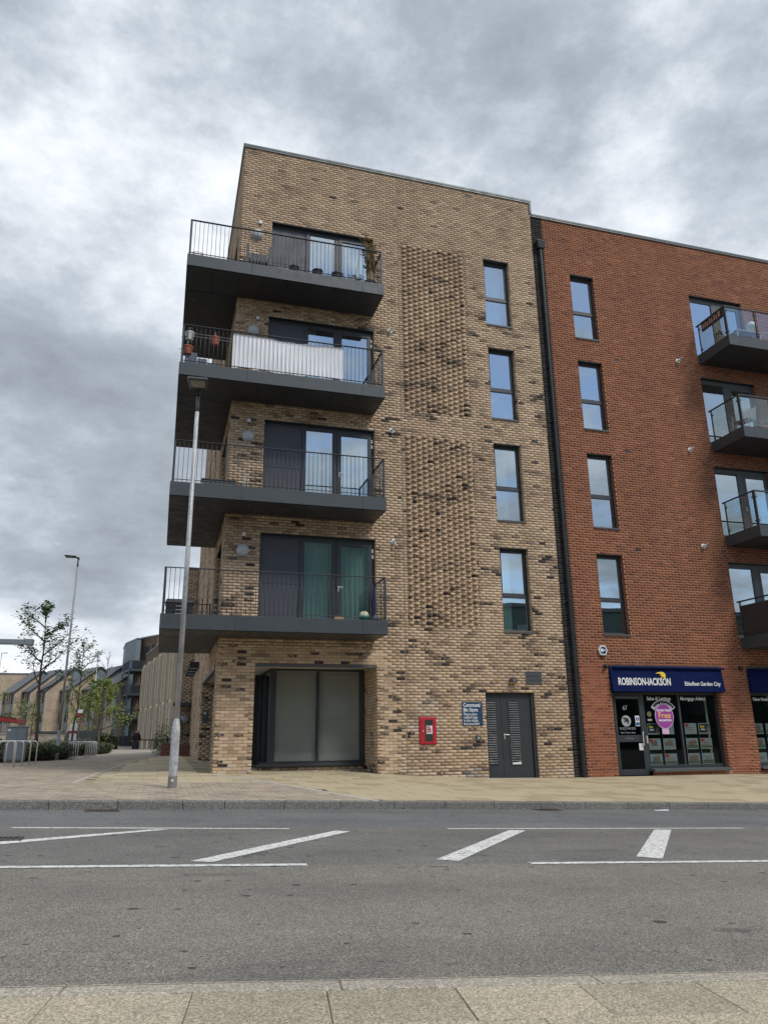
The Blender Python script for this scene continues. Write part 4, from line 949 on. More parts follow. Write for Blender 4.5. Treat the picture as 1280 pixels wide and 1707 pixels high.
# rainwater hopper and downpipe on the black strip
dp = mk('downpipe', MB().tube([(10.90, -.085, 16.35), (10.90, -.085, -.05)], .052, 14), M['black'], rb, smooth=True)
mk('hopper', MB().hexa([(10.80, -.17, 16.28), (11.0, -.17, 16.28), (11.0, -.005, 16.28), (10.80, -.005, 16.28), (10.755, -.21, 16.50), (11.045, -.21, 16.50), (11.045, -.005, 16.50), (10.755, -.005, 16.50)]).box(10.745, 11.055, -.22, -.003, 16.50, 16.54), M['black'], dp, bevel=.006)
for i in range(9): mk('pipe_clip', MB().lathe([(.062, -.03), (.062, .03)], (10.90, -.085, .9+i*1.85), 14).box(10.82, 10.98, -.04, -.002, .88+i*1.85, .92+i*1.85), M['black'], dp)
for k in range(4):
    z0, z1 = 3.79+SV*k, WH+SV*k; x0, x1 = rdoor; y = .13; xm = (x0+x1)/2+.0
    f = mk('balcony_door', MB().box(x0, x0+.035, y, y+.08, z0, z1).box(x1-.05, x1, y, y+.08, z0, z1).box(x0+.035, x1-.05, y, y+.08, z1-.17, z1).box(xm-.11, xm+.11, y-.005, y+.08, z0, z1-.17).box(x0+.035, xm-.11, y, y+.08, z0, z0+.08), M['frame2'], rb, bevel=.004)
    mk('pane', MB().box(x0+.035, xm-.11, y+.03, y+.036, z0+.08, z1-.17), M['glass'], f)
    mk('door_leaf', MB().box(xm+.112, xm+.2, y-.01, y+.06, z0, z1-.175).box(x1-.14, x1-.052, y-.01, y+.06, z0, z1-.175).box(xm+.2, x1-.14, y-.01, y+.06, z1-.26, z1-.175).box(xm+.2, x1-.14, y-.01, y+.06, z0, z0+.1), M['frame2'], f, bevel=.003)
    mk('pane', MB().box(xm+.2, x1-.14, y+.02, y+.026, z0+.1, z1-.26), M['glass'], f)
    mk('handle', lever(MB(), xm+.06, y-.01, z0+1.03, -1), M['chrome'], f, smooth=True)
    if k in (1, 2): drape(xm+.1, x1-.6, z0, z1-.1, y+.3, M['curt'], f, 7, .03, 60+k)
    mk('head_trim', MB().box(x0, x1, .004, y, z1-.012, z1-.002), M['dark'], f)
# glass balconies
RBX0, RBX1, RBY = 16.60, 20.7, -1.44
for k in range(4):
    zb = 3.43+SV*k-.0; zt = zb+.345
    B = mk('balcony', MB().box(RBX0+.012, RBX1-.012, RBY+.012, -.004, zb+.01, zt-.002), M['soffit'], rb)
    js = [RBX0, RBX0+.42, RBX0+2.5, RBX1]
    for a, b in zip(js[:-1], js[1:]): mk('fascia', MB().box(a+.002, b-.002, RBY-.004, RBY+.010, zb, zt+.004), M['fascia'], B, bevel=.003)
    for xa in (RBX0, RBX1): mk('fascia', MB().box(xa-.006, xa+.008, RBY+.012, -.006, zb, zt+.004), M['fascia'], B, bevel=.003)
    xx = RBX0+.03
    while xx < RBX1-.1: mk('soffit_panel', MB().box(xx+.004, min(xx+.62, RBX1-.03)-.004, RBY+.03, -.02, zb, zb+.01), M['soffit'], B); xx += .62
    gy = RBY+.06; px_ = [RBX0+.06, RBX0+1.22, RBX0+2.38, RBX0+3.54, RBX1-.06]
    P = [(p, gy) for p in px_]+[(RBX0+.06, gy+.06), (RBX0+.06, -.13)]
    for p, q in P: mk('post', MB().box(p-.02, p+.02, q-.02, q+.02, zt, zt+1.06), M['dark'], B, bevel=.003)
    mk('handrail', MB().box(RBX0+.035, RBX1-.035, gy-.025, gy+.025, zt+1.06, zt+1.10).box(RBX0+.035, RBX0+.085, gy+.025, -.02, zt+1.06, zt+1.10), M['dark'], B, bevel=.004)
    pan = [((a+.07, b-.07), 'x') for a, b in zip(px_[:-1], px_[1:])]
    for (a, b), _ in pan: mk('glass_panel', MB().box(a, b, gy-.005, gy+.005, zt+.06, zt+1.02), M['glassb'], B)
    if k != 0: mk('glass_panel', MB().box(RBX0+.055, RBX0+.065, gy+.12, -.19, zt+.06, zt+1.02), M['glassb'], B)
    cl = [(p+s*.05, gy, z_) for p in px_ for s in (-1, 1) for z_ in (zt+.16, zt+.90)]+[(RBX0+.06, q, z_) for q in (gy+.105, -.175) for z_ in (zt+.16, zt+.90)]
    for c in cl:
        if RBX0+.03 < c[0] < RBX1-.03: mk('glass_clamp', MB().ball(c, .026, 10), M['dark'], B, smooth='all')
# ground floor shops
def shopfront(x0, x1, door, zb0):
    yf = .16; zt = 2.17; mb = MB()
    mb.box(x0, x1, yf, yf+.1, zt-.0, 2.92); xs0 = x0
    f = mk('shopfront', mb, M['dark'], rb, bevel=.003)
    if door:
        a, b = x0+.03, x0+1.05
        d = mk('shop_door', MB().box(a, a+.06, yf-.03, yf+.05, -.05, zt).box(b-.06, b, yf-.03, yf+.05, -.05, zt).box(a+.06, b-.06, yf-.03, yf+.05, zt-.09, zt), M['dark'], f, bevel=.003)
        lf = mk('door_leaf', MB().box(a+.062, a+.14, yf-.04, yf+.02, -.03, zt-.094).box(b-.14, b-.062, yf-.04, yf+.02, -.03, zt-.094).box(a+.14, b-.14, yf-.04, yf+.02, zt-.18, zt-.094).box(a+.14, b-.14, yf-.04, yf+.02, -.03, .12).box(a+.14, b-.14, yf-.04, yf+.02, .84, 1.02), M['frame2d'], d, bevel=.004)
        g1 = mk('pane', MB().box(a+.14, b-.14, yf-.01, yf-.004, .12, .84), M['glasss'], d); g2 = mk('pane', MB().box(a+.14, b-.14, yf-.01, yf-.004, 1.02, zt-.18), M['glasss'], d)
        mk('door_closer', MB().box(a+.12, b-.16, yf-.07, yf-.04, zt-.16, zt-.115), M['frame2'], d)
        mk('letter_plate', MB().box(a+.32, a+.60, yf-.05, yf-.04, .89, .965).box(a+.34, a+.58, yf-.056, yf-.05, .905, .95), M['frame2'], d)
        mk('pull_handle', MB().tube([(b-.115, yf-.04, 1.08), (b-.125, yf-.085, 1.10), (b-.15, yf-.10, 1.06), (b-.15, yf-.10, .78), (b-.125, yf-.085, .74), (b-.115, yf-.04, .76)], .014, 8), M['chrome'], d, smooth='all')
        text_mesh('67', .17, a+.36, yf-.014, 1.70, M['txtg'], d, off=.001, sx=.9)
        mk('round_emblem', MB().lathe([(.15, 0), (.15, .003)], (a+.44, yf-.011, 1.40), 28, ax='y'), M['txtg'], d)
        bird = [(-.115, .075), (-.02, .085), (.06, .06), (.09, .0), (.075, -.07), (.03, -.12), (.035, -.06), (.0, -.02), (-.05, -.05), (-.09, -.02), (-.03, .01), (-.06, .04), (-.11, .05)]
        mk('bird_emblem', MB().prismy([(a+.44+p*.95, 1.41+q*.95) for p, q in bird], yf-.018, yf-.0145), M['black'], d)
        text_mesh('01322 941333', .095, a+.21, yf-.014, 1.165, M['txtg'], d, sx=.92); text_mesh('Open 7 days a week', .06, a+.22, yf-.014, 1.07, M['txtg'], d, sx=.95)
        st = mk('notice', MB().box(b-.29, b-.155, yf-.016, yf-.012, 1.26, 1.54), M['white'], d); mk('blue_mark', MB().lathe([(.05, 0), (.05, .003)], (b-.222, yf-.017, 1.45), 18, ax='y'), M['bluest'], st); mk('mark', MB().box(b-.23, b-.214, yf-.023, yf-.020, 1.43, 1.48).box(b-.23, b-.214, yf-.023, yf-.020, 1.412, 1.424), M['txt'], st); mk('blue_band', MB().box(b-.28, b-.165, yf-.019, yf-.016, 1.28, 1.36), M['bluest'], st)
        mk('opening_hours', MB().box(b-.27, b-.14, yf-.046, yf-.042, .62, .80), M['white'], d)
        mk('lock_plate', MB().box(b+.0, b+.035, yf-.04, yf-.03, .80, 1.0), M['chrome'], d)
        xs0 = b+.002
    sz = .15
    ms = [xs0, xs0+(x1-xs0)*.48, x1]
    mb = MB(); mb.box(xs0, xs0+.05, yf, yf+.09, sz, zt).box(x1-.07, x1, yf, yf+.09, sz, zt).box(ms[1]-.03, ms[1]+.03, yf, yf+.09, sz+.07, zt-.06).box(xs0+.05, x1-.07, yf, yf+.09, zt-.06, zt).box(xs0+.05, x1-.07, yf, yf+.09, sz, sz+.07)
    w = mk('shop_window', mb, M['dark'], f, bevel=.003)
    mk('pane', MB().box(xs0+.05, ms[1]-.03, yf+.03, yf+.038, sz+.07, zt-.06), M['glasss'], w); mk('pane', MB().box(ms[1]+.03, x1-.07, yf+.03, yf+.038, sz+.07, zt-.06), M['glasss'], w)
    mk('sill', MB().hexa([(xs0-.0, -.10, sz-.10), (x1-.002, -.10, sz-.10), (x1-.002, yf+.08, sz-.08), (xs0-.0, yf+.08, sz-.08), (xs0-.0, -.10, sz-.035), (x1-.002, -.10, sz-.035), (x1-.002, yf+.08, sz-.004), (xs0-.0, yf+.08, sz-.004)]), M['frame2'], w, bevel=.006)
    return f, xs0, ms[1], x1
f1, wa, wm, wb = shopfront(sh1[0]+.002, sh1[1]-.002, True, -.04)
f2, va, vm, vb_ = shopfront(sh2[0]+.002, sh2[1]-.002, False, -.06)
mk('blind_edge', MB().box(15.30, 15.36, .34, .36, .2, 2.08), plain('vertical_blind', (.26, .31, .28), .8), f1)
YL = .172
for s_, x_, w_ in (('Sales & Lettings', wa+.17, .98), ('Mortgage Advice', wm+.07, .98)): text_mesh(s_, .135, x_, YL, 1.965, M['txt'], f1, off=.003, sx=.93)
text_mesh('New Homes', .135, va+.22, YL, 1.955, M['txt'], f2, off=.003, sx=.93)
# round window sticker (its square code is left out)
sk = empty('window_sticker', (13.745, YL, 1.1), 'round purple book your free valuation sticker with black arched band in shop window', 'sticker')
cx, cz = 13.745, 1.52
circ = lambda r, sxz=1.12, n=32, c=(cx, cz): [(c[0]+r*math.cos(2*math.pi*i/n), c[1]+r*sxz*math.sin(2*math.pi*i/n)) for i in range(n)]
arc = [(cx+r*math.cos(a), 1.50+r*math.sin(a)) for r, rr in ((.455, 1),) for a in [math.radians(t) for t in range(35, 146, 8)]]+[(cx+.29*math.cos(a), 1.50+.29*math.sin(a)) for a in [math.radians(t) for t in range(145, 34, -8)]]
arco = [(cx+.475*math.cos(math.radians(t)), 1.50+.475*math.sin(math.radians(t))) for t in range(33, 149, 8)]+[(cx+.27*math.cos(math.radians(t)), 1.50+.27*math.sin(math.radians(t))) for t in range(147, 32, -8)]
mk('arch_border', MB().prismy(arco, YL-.006, YL), M['txt'], sk); mk('arch', MB().prismy(arc, YL-.010, YL-.0065), M['black'], sk)
for i, ch in enumerate('Sales & Lettings'):
    a = math.radians(137-i*6.3); text_mesh(ch, .095, cx+.345*math.cos(a), YL-.013, 1.50+.345*math.sin(a), M['txt'], sk, off=.001, rot=-(a-math.pi/2), align='CENTER')
mk('tag', MB().box(cx-.11, cx+.11, YL-.013, YL-.002, 1.04, 1.26), M['pink'], sk); mk('disc_border', MB().prismy(circ(.305), YL-.022, YL-.0145), M['pink'], sk); mk('disc', MB().prismy(circ(.285), YL-.027, YL-.0225), M['purple'], sk)
text_mesh('BOOK YOUR', .075, cx, YL-.030, 1.655, M['txt'], sk, off=.003, align='CENTER'); text_mesh('Free', .225, cx, YL-.030, 1.475, M['orange'], sk, off=.003, align='CENTER'); text_mesh('VALUATION', .075, cx, YL-.030, 1.385, M['txt'], sk, off=.003, align='CENTER')
mk('round_seal', MB().prismy(circ(.075, 1.0, 18, (13.27, 1.58)), YL-.004, YL-.001), plain('seal_olive', (.12, .12, .05), .6), f1); mk('seal_text', MB().box(13.20, 13.34, YL-.004, YL-.001, 1.40, 1.45), M['txtg'], f1)
# property cards in the windows: little pictures of houses
skyc = plain('print_sky', (.22, .29, .38), .5, 0, .5, 9); grs = plain('print_grass', (.08, .11, .06), .5, 0, .6, 25); hs1 = plain('print_brick', (.24, .16, .11), .5, 0, .5, 22); hs2 = plain('print_render', (.32, .30, .27), .5, 0, .4, 25); cardm = plain('card_edge', (.26, .30, .30), .4); cardd = plain('print_dark', (.02, .02, .05), .5)
def card(x, z, kind, label):
    w, h, y = .40, .30, .27
    e = empty('property_card', (x+w/2, y, z), label, 'poster', 'property cards hanging in the shop windows')
    mk('holder', MB().box(x, x+w, y, y+.008, z, z+h), cardm, e)
    a, b, c, d = x+.02, x+w-.02, z+.035, z+h-.02
    if kind == 'best':
        mk('print', MB().box(a, b, y-.003, y, c, d), cardd, e); text_mesh('Best', .085, a+.04, y-.006, d-.10, M['yel'], e, off=.002, sx=.9); text_mesh('Sellers', .058, a+.06, y-.006, d-.17, M['txt'], e, off=.002, sx=.9)
        mk('portrait', MB().prismy([(b-.10, c), (b-.01, c), (b-.015, c+.10), (b-.03, c+.18), (b-.06, c+.20), (b-.09, c+.15)], y-.006, y-.003), hs1, e)
    else:
        rnd = random.Random(kind); mk('print', MB().box(a, b, y-.003, y, c, d), skyc, e); g = c+.06+rnd.random()*.03
        mk('print_lawn', MB().box(a, b, y-.005, y-.003, c, g), grs if rnd.random() < .6 else cardm, e)
        x0 = a+.02+rnd.random()*.05; x1 = b-.02-rnd.random()*.08; t = g+.10+rnd.random()*.04
        poly = [(x0, g), (x1, g), (x1, t), ((x0+x1)/2+.05, t+.05), (x0, t-.03*rnd.random())]
        mk('print_house', MB().prismy(poly, y-.008, y-.005), hs1 if rnd.random() < .5 else hs2, e)
        mb = MB()
        for i in range(4):
            for j in range(2): mb.box(x0+.02+i*(x1-x0)/4.4, x0+.045+i*(x1-x0)/4.4, y-.010, y-.008, g+.015+j*.05, g+.045+j*.05)
        mk('print_windows', mb, cardd, e)
        if kind % 3 == 0: mk('sold_flash', MB().prismy([(a, d), (a+.12, d), (a+.12, d-.05), (a+.06, d-.08), (a, d-.05)], y-.012, y-.010), M['signred'], e)
    mk('cable', MB().box(x+.004, x+.008, y+.002, y+.006, z-.10, z), M['chrome'], e)
rows = (1.01, .60, .19); rn = ('top', 'middle', 'bottom'); cn = [(13.22, 'first'), (13.70, 'second'), (14.46, 'third'), (14.93, 'fourth')]
kk = 0
for j, z in enumerate(rows):
    for i, (x_, nm) in enumerate(cn):
        kk += 1; best = j == 0 and i in (0, 3)
        card(x_, z+.02, 'best' if best else kk*7+j, f'{"dark Best Sellers card" if best else "house picture card"} in the {rn[j]} row, {nm} column from the shop door')
for j, z in enumerate(rows):
    for i, (x_, nm) in enumerate(((16.78, 'left edge'), (17.28, 'second'), (17.78, 'third'))):
        kk += 1; card(x_, z, kk*5+j, f'house picture card in the {rn[j]} row, {nm} column of the right hand shop')
# fascia awning boxes with names
def awning(x0, x1, label, texts):
    e = empty('shop_sign', ((x0+x1)/2, -.1, 2.17), label, 'shop sign')
    mk('fascia_board', MB().hexa([(x0, -.13, 2.175), (x1+.05, -.13, 2.175), (x1+.05, -.002, 2.175), (x0, -.002, 2.175), (x0, -.055, 2.84), (x1+.05, -.055, 2.84), (x1+.05, -.002, 2.84), (x0, -.002, 2.84)]), M['blue'], e, bevel=.004)
    mk('awning_roller', MB().tube([(x0+.10, -.10, 2.845), (x1+.12, -.10, 2.845)], .032, 12), M['blue'], e, smooth=True)
    mk('cassette', MB().box(x0, x1, -.035, .02, 2.862, 2.915), M['dark'], e)
    for i, y_ in ((0, 0),): mk('valance_seam', MB().box(x0+.01, x1+.04, -.139, -.1285, 2.185, 2.195), M['blue'], e)
    return e
s1 = awning(12.0, 15.66, 'navy blue fascia awning lettered ROBINSON-JACKSON over the estate agent shop', None)
def fy(z): return -.13+(z-2.175)/(2.84-2.175)*.075-.004
t = text_mesh('ROBINSON-JACKSON', .275, 12.19, fy(2.46)-.006, 2.365, M['txt'], s1, off=.007, sx=.64, sp=1.0)
text_mesh('Ebbsfleet Garden City', .155, 14.35, fy(2.4)-.004, 2.36, M['txt'], s1, off=.002, sx=.88)
bird = [(-.30, .17), (-.20, .215), (-.08, .235), (.03, .225), (.10, .17), (.115, .09), (.09, .01), (.05, -.05), (.045, .02), (.01, .06), (-.06, .035), (-.11, .03), (-.03, .085), (-.07, .10), (-.15, .115), (-.06, .14), (-.10, .165), (-.2, .175)]
mk('bird_logo', MB().prismy([(13.66+p*.8, 2.545+q*.8) for p, q in bird], -.115, -.108), M['yel'], s1)
s2 = awning(16.66, 20.3, 'navy blue unlettered fascia awning at the right edge over the second shop', None)
# alarm box, door lamps
al = empty('alarm_box', (11.84, -.05, 3.16), 'white hexagonal alarm box with dark blue face on red brick', 'alarm')
hx = [(-.145, .02), (-.08, .14), (.08, .14), (.145, .02), (.085, -.13), (-.085, -.13)]
mk('body', MB().prismy([(11.84+p, 3.30+q) for p, q in hx], -.07, -.002), M['white'], al, bevel=.012)
mk('face', MB().prismy([(11.84+p*.72, 3.305+q*.72) for p, q in hx], -.075, -.07), M['navy'], al)
mk('key_mark', MB().lathe([(.045, 0), (.045, .004)], (11.80, -.076, 3.31), 14, ax='y').box(11.83, 11.92, -.080, -.076, 3.30, 3.325), M['txt'], al)
mk('strobe', MB().box(11.77, 11.91, -.065, -.01, 3.13, 3.168), M['black'], al)
for x_, lb in ((11.885, 'small black security camera at the left end of the lettered blue fascia'), (16.42, 'small black security camera between the two blue shop fascias')):
    c_ = empty('security_camera', (x_, -.05, 2.8), lb, 'camera'); mk('base', MB().lathe([(.05, 0), (.05, .03)], (x_, -.002, 2.875), 14, ax='y'), M['black'], c_); mk('head', MB().lathe([(.058, .032), (.062, .08), (.045, .12), (.01, .13)], (x_, -.0, 2.865), 14, ax='y'), M['black'], c_, smooth='all')

# ------------------------------------------------------------------ things on the balconies
def dk(k): return BZ[k]+TH+.009
def pot(x, y, z, r, h, m_, label, group=None, nm='plant_pot'):
    e = empty(nm, (x, y, z), label, 'plant pot', group); mk('pot', MB().lathe([(r*.72, 0), (r, h*.86), (r*1.1, h*.86), (r*1.1, h), (r*.9, h), (r*.85, h*.85), (.01, h*.84)], (x, y, z), 16), m_, e, smooth=True); mk('soil', MB().lathe([(r*.86, h*.84), (.01, h*.87)], (x, y, z), 12), M['soil'], e); return e
def leaves(mb, c, rad, n, size, rnd, mi=0, flat=.6):
    for _ in range(n):
        while True:
            p = Vector((rnd.uniform(-1, 1), rnd.uniform(-1, 1), rnd.uniform(-1, 1)))
            if p.length < 1: break
        p = Vector((c[0]+p.x*rad[0], c[1]+p.y*rad[1], c[2]+p.z*rad[2])); leafq(mb, p, size*rnd.uniform(.6, 1.3), rnd, mi)
def leafq(mb, p, s, rnd, mi=0, d=None):
    a = rnd.uniform(0, 6.283); t = Vector((math.cos(a), math.sin(a), rnd.uniform(-.6, .5))).normalized(); w = t.cross(Vector((rnd.uniform(-.5, .5), rnd.uniform(-.5, .5), 1))).normalized(); up = t.cross(w)*s*.12
    mb._a([p-t*s*.5, p+w*s*.33+up, p+t*s*.55, p-w*s*.33+up], [(0, 1, 2), (0, 2, 3)], mi)
R1 = random.Random(5)
# bamboo plant, top balcony right corner
bp = pot(4.93, -.80, dk(3), .15, .26, M['black'], 'dark pot of dry bamboo standing at the right end of the top balcony')
mb = MB(); ml = MB()
for i in range(13):
    a = R1.uniform(0, 6.28); q = (4.93+math.cos(a)*.08, -.80+math.sin(a)*.08); l_ = R1.uniform(1.0, 1.6); dx, dy = R1.uniform(-.25, .22), R1.uniform(-.2, .2)
    pts = [(q[0]+dx*t*t, q[1]+dy*t*t, dk(3)+.22+l_*t) for t in (0, .3, .6, .85, 1)]; mb.tube(pts, [.012, .010, .008, .006, .004], 5)
    for t in [R1.uniform(.35, 1) for _ in range(30)]: leafq(ml, Vector((q[0]+dx*t*t+R1.uniform(-.13, .13), q[1]+dy*t*t+R1.uniform(-.13, .13), dk(3)+.22+l_*t+R1.uniform(-.08, .1))), .10, R1)
mk('stems', mb, M['wood'], bp); mk('foliage', ml, M['bamboo'], bp)
for x_, r_, m_, lb in ((2.72, .13, 'black', 'black plant pot furthest left of the three dark pots on the top balcony'), (3.37, .14, 'black', 'middle black plant pot on the top balcony by the glass door'), (3.93, .15, 'dark', 'rightmost dark plant pot on the top balcony beneath the left pane')):
    e = pot(x_, -.95, dk(3), r_, .24, M[m_], lb); ml = MB(); leaves(ml, (x_, -.95, dk(3)+.23), (.1, .1, .05), 30, .05, R1); mk('foliage', ml, M['leaf3'], e)
for x_, lb in ((2.30, 'pale glass bowl left of the dark pots on the top balcony'), (2.47, 'second pale glass bowl beside the first dark pot on the top balcony')):
    e = empty('bowl', (x_, -.95, dk(3)), lb, 'bowl'); mk('bowl_body', MB().lathe([(.06, 0), (.10, .03), (.12, .10), (.115, .13), (.105, .10), (.01, .03)], (x_, -.95, dk(3)), 16), M['lens'], e, smooth='all')
e = pot(4.32, -.98, dk(3), .07, .12, M['white'], 'small white pot with cane and straggly plant on the top balcony'); mk('cane', MB().tube([(4.45, -.98, dk(3)+.1), (4.62, -.92, dk(3)+1.25)], .012, 6), M['wood'], e); ml = MB(); leaves(ml, (4.5, -.95, dk(3)+.22), (.25, .06, .14), 40, .045, R1); mk('foliage', ml, M['leaf3'], e)
# slatted grey chair on the top balcony
ch = empty('garden_chair', (1.72, -.80, dk(3)), 'grey slatted garden chair with its back to the brick wall on the top balcony', 'chair')
cz_ = dk(3); x0, x1 = 1.40, 2.06
for x_ in (x0, x1-.10): mk('arm_post', MB().hexa([(x_, -1.05, cz_), (x_+.10, -1.05, cz_), (x_+.10, -.97, cz_), (x_, -.97, cz_), (x_+(.0 if x_ == x0 else .05), -1.05, cz_+.72), (x_+(.05 if x_ == x0 else .10), -1.05, cz_+.72), (x_+(.05 if x_ == x0 else .10), -.97, cz_+.72), (x_+(.0 if x_ == x0 else .05), -.97, cz_+.72)]), plain('chair_grey', (.085, .09, .10), .6) if x_ == x0 else bpy.data.materials['chair_grey'], ch)
G_ = bpy.data.materials['chair_grey']
mk('back_panel', MB().box(x0+.10, x1-.10, -1.03, -.99, cz_+.20, cz_+.42), G_, ch); mk('seat', MB().box(x0+.05, x1-.05, -.99, -.50, cz_+.24, cz_+.29), G_, ch)
for i in range(5): mk('slat', MB().box(x0+.13+i*.085, x0+.17+i*.085, -1.03, -1.0, cz_+.02, cz_+.20), G_, ch)
for x_ in (x0+.02, x1-.08): mk('leg', MB().box(x_, x_+.06, -.56, -.50, cz_, cz_+.24), G_, ch)
e = empty('basket', (.12, -1.0, dk(3)), 'small wire basket at the far left corner of the top balcony', 'basket')
for r_, z_ in ((.10, .02), (.14, .09), (.15, .15)): mk('hoop', MB().tube([(.14+r_*math.cos(i*math.pi/8), -1.0+r_*.6*math.sin(i*math.pi/8), dk(3)+z_) for i in range(17)], .006, 4), M['frame2'], e)
for i in range(8): a = i*math.pi/4; mk('wire', MB().tube([(.14+.10*math.cos(a), -1+.06*math.sin(a), dk(3)+.02), (.14+.15*math.cos(a), -1+.09*math.sin(a), dk(3)+.15)], .004, 4), M['frame2'], e)
# white privacy sheet tied behind the railing of the second balcony from the top
zt = dk(2); ws = MB(); n = 120; ry = BY0+.075
for i in range(n+1):
    t = i/n; xx = 1.17+(4.10-1.17)*t
    for j in range(9):
        s_ = j/8; a = .004*math.sin(t*54*math.pi)+.012*math.sin(t*7+s_*4)+.005*math.sin(t*23-s_*9); sag = .035*abs(math.sin(t*math.pi*5))*(1-s_)+.02*math.sin(t*9)
        ws.v.append((xx, ry+.02+a, zt+.045+sag+(.98-.02*math.sin(t*math.pi*6)**2)*s_))
for i in range(n):
    for j in range(8): q = i*9+j; ws.f.append((q, q+9, q+10, q+1)); ws.m.append(0)
nn_ = len(ws.v); ws.v += [(a, b+.004, c) for a, b, c in ws.v[:nn_]]; ws.f += [tuple(q+nn_ for q in f[::-1]) for f in ws.f[:n*8]]; ws.m += [0]*(n*8)
tag(mk('privacy_sheet', ws, M['whitec'], None, smooth='all'), 'long white cloth sheet tied along the railing of the second balcony from the top', 'sheet')
def hang_pot(x, z, m_, lb, r=.12):
    e = pot(x, BY0+.15, z, r, .21, m_, lb, nm='hanging_pot'); ml = MB(); leaves(ml, (x, BY0+.15, z+.23), (.16, .1, .10), 26, .06, R1); leaves(ml, (x-.05, BY0+.13, z+.05), (.18, .06, .16), 14, .05, R1); mk('foliage', ml, M['leaf3'], e); mk('hook', MB().tube([(x, BY0+.05, z+.28), (x, BY0+.03, z+.31), (x, BY0+.06, z+.2)], .005, 4), M['white'], e)
zr = dk(2)
hang_pot(.08, zr+.70, M['galv'], 'grey metal pot hanging at the left corner of the second balcony from the top')
hang_pot(.72, zr+.66, M['terr'], 'terracotta pot hanging on the rail left of the white sheet')
hang_pot(.06, zr+.30, M['terr'], 'terracotta pot low in the left corner of the second balcony from the top', .13)
st = empty('storage_steps', (.2, -.95, zr), 'blue grey stepped storage boxes in the left corner of the second balcony', 'box')
bgm = plain('blue_grey_plastic', (.10, .13, .17), .6)
for i, (a, b, h) in enumerate(((0.0, .30, .36), (.31, .55, .22), (.56, .80, .12))): mk('box', MB().box(a, b, -1.05, -.70, zr, zr+h), bgm, st, bevel=.01)
wr_ = empty('rail_wires', (.5, ry, zr+.8), 'two thin wires strung along the rail behind the hanging terracotta pot', 'wire')
for h in (.80, .88): mk('wire', MB().tube([(BX0+.08, ry, zr+h), (1.15, ry, zr+h-.02)], .004, 4), M['lens'], wr_)
# third down: bench box, folded rack
bx = empty('planter_trough', (1.0, -.9, dk(1)), 'low grey trough standing near the corner of the third balcony down', 'planter')
mk('trough', MB().box(.62, 1.40, -1.0, -.75, dk(1), dk(1)+.17), plain('grey_trough', (.10, .11, .11), .7), bx, bevel=.01); mk('rim', MB().box(.60, 1.42, -1.02, -.73, dk(1)+.17, dk(1)+.19), bpy.data.materials['grey_trough'], bx)
tag(mk('folded_airer', MB().tube([(1.55, -.55, dk(1)), (1.72, -.5, dk(1)+.55)], .01, 6).tube([(1.62, -.6, dk(1)), (1.74, -.5, dk(1)+.5)], .01, 6).tube([(1.5, -.6, dk(1)+.02), (1.68, -.62, dk(1)+.3)], .01, 6).tube([(1.72, -.5, dk(1)+.55), (1.78, -.62, dk(1)+.0)], .01, 6), M['lens']), 'folded white wire airer leaning at the brick corner of the third balcony down', 'airer')
# lowest balcony: barbecue / box, ball, brick, blue bag
z = dk(0)
bb = empty('storage_chest', (.25, .6, z), 'black garden storage chest with white slats behind the left end of the lowest railing', 'chest')
mk('chest', MB().box(-.02, .62, .3, .85, z, z+.50), M['black'], bb, bevel=.02); mk('lid', MB().hexa([(-.04, .28, z+.50), (.66, .28, z+.50), (.66, .87, z+.50), (-.04, .87, z+.50), (0, .32, z+.60), (.60, .32, z+.60), (.60, .85, z+.60), (0, .85, z+.60)]), M['black'], bb, bevel=.01)
for i in range(4): mk('slat', MB().box(.22, .48, .288, .297, z+.14+i*.09, z+.155+i*.09), M['lens'], bb)
ball_ = tag(mk('ball', MB().ball((4.68, -.95, z+.125), .125, 18), [plain('ball_cream', (.62, .60, .42), .5)], None, smooth='all'), 'pale green and cream ball at the right end of the lowest balcony', 'ball')
mk('ball_panel', MB().lathe([(.127*math.sin(math.pi*t/20), -.127*math.cos(math.pi*t/20)) for t in range(3, 11)], (4.68, -.95, z+.125), 18), plain('ball_green', (.05, .28, .18), .5), ball_, smooth='all')
tag(mk('loose_brick', MB().box(3.92, 4.14, -1.05, -.95, z, z+.065), plain('pale_brick', (.55, .38, .18), .8), None, bevel=.004), 'single pale brick lying near the front edge of the lowest balcony', 'brick')
tag(mk('cloth_bundle', MB().lathe([(.10, 0), (.12, .05), (.06, .13), (.02, .17)], (4.98, -.98, z), 9), bgm, None), 'small dark blue cloth bundle in the right corner of the lowest balcony', 'cloth')
tag(mk('closed_parasol', MB().lathe([(.02, 0), (.05, .15), (.055, .6), (.03, .95), (.008, 1.0)], (5.06, -.45, z+.02), 10), plain('navy_cloth', (.01, .012, .06), .8), None), 'furled navy parasol upright by the right side rail of the lowest balcony', 'parasol')
tag(mk('timber_post', MB().hexa([(1.13, .15, zr), (1.18, .15, zr), (1.18, .2, zr), (1.13, .2, zr), (1.19, .5, zr+1.9), (1.24, .5, zr+1.9), (1.24, .55, zr+1.9), (1.19, .55, zr+1.9)]), M['wood'], None), 'brown timber pole leaning by the side wall on the second balcony from the top', 'pole')

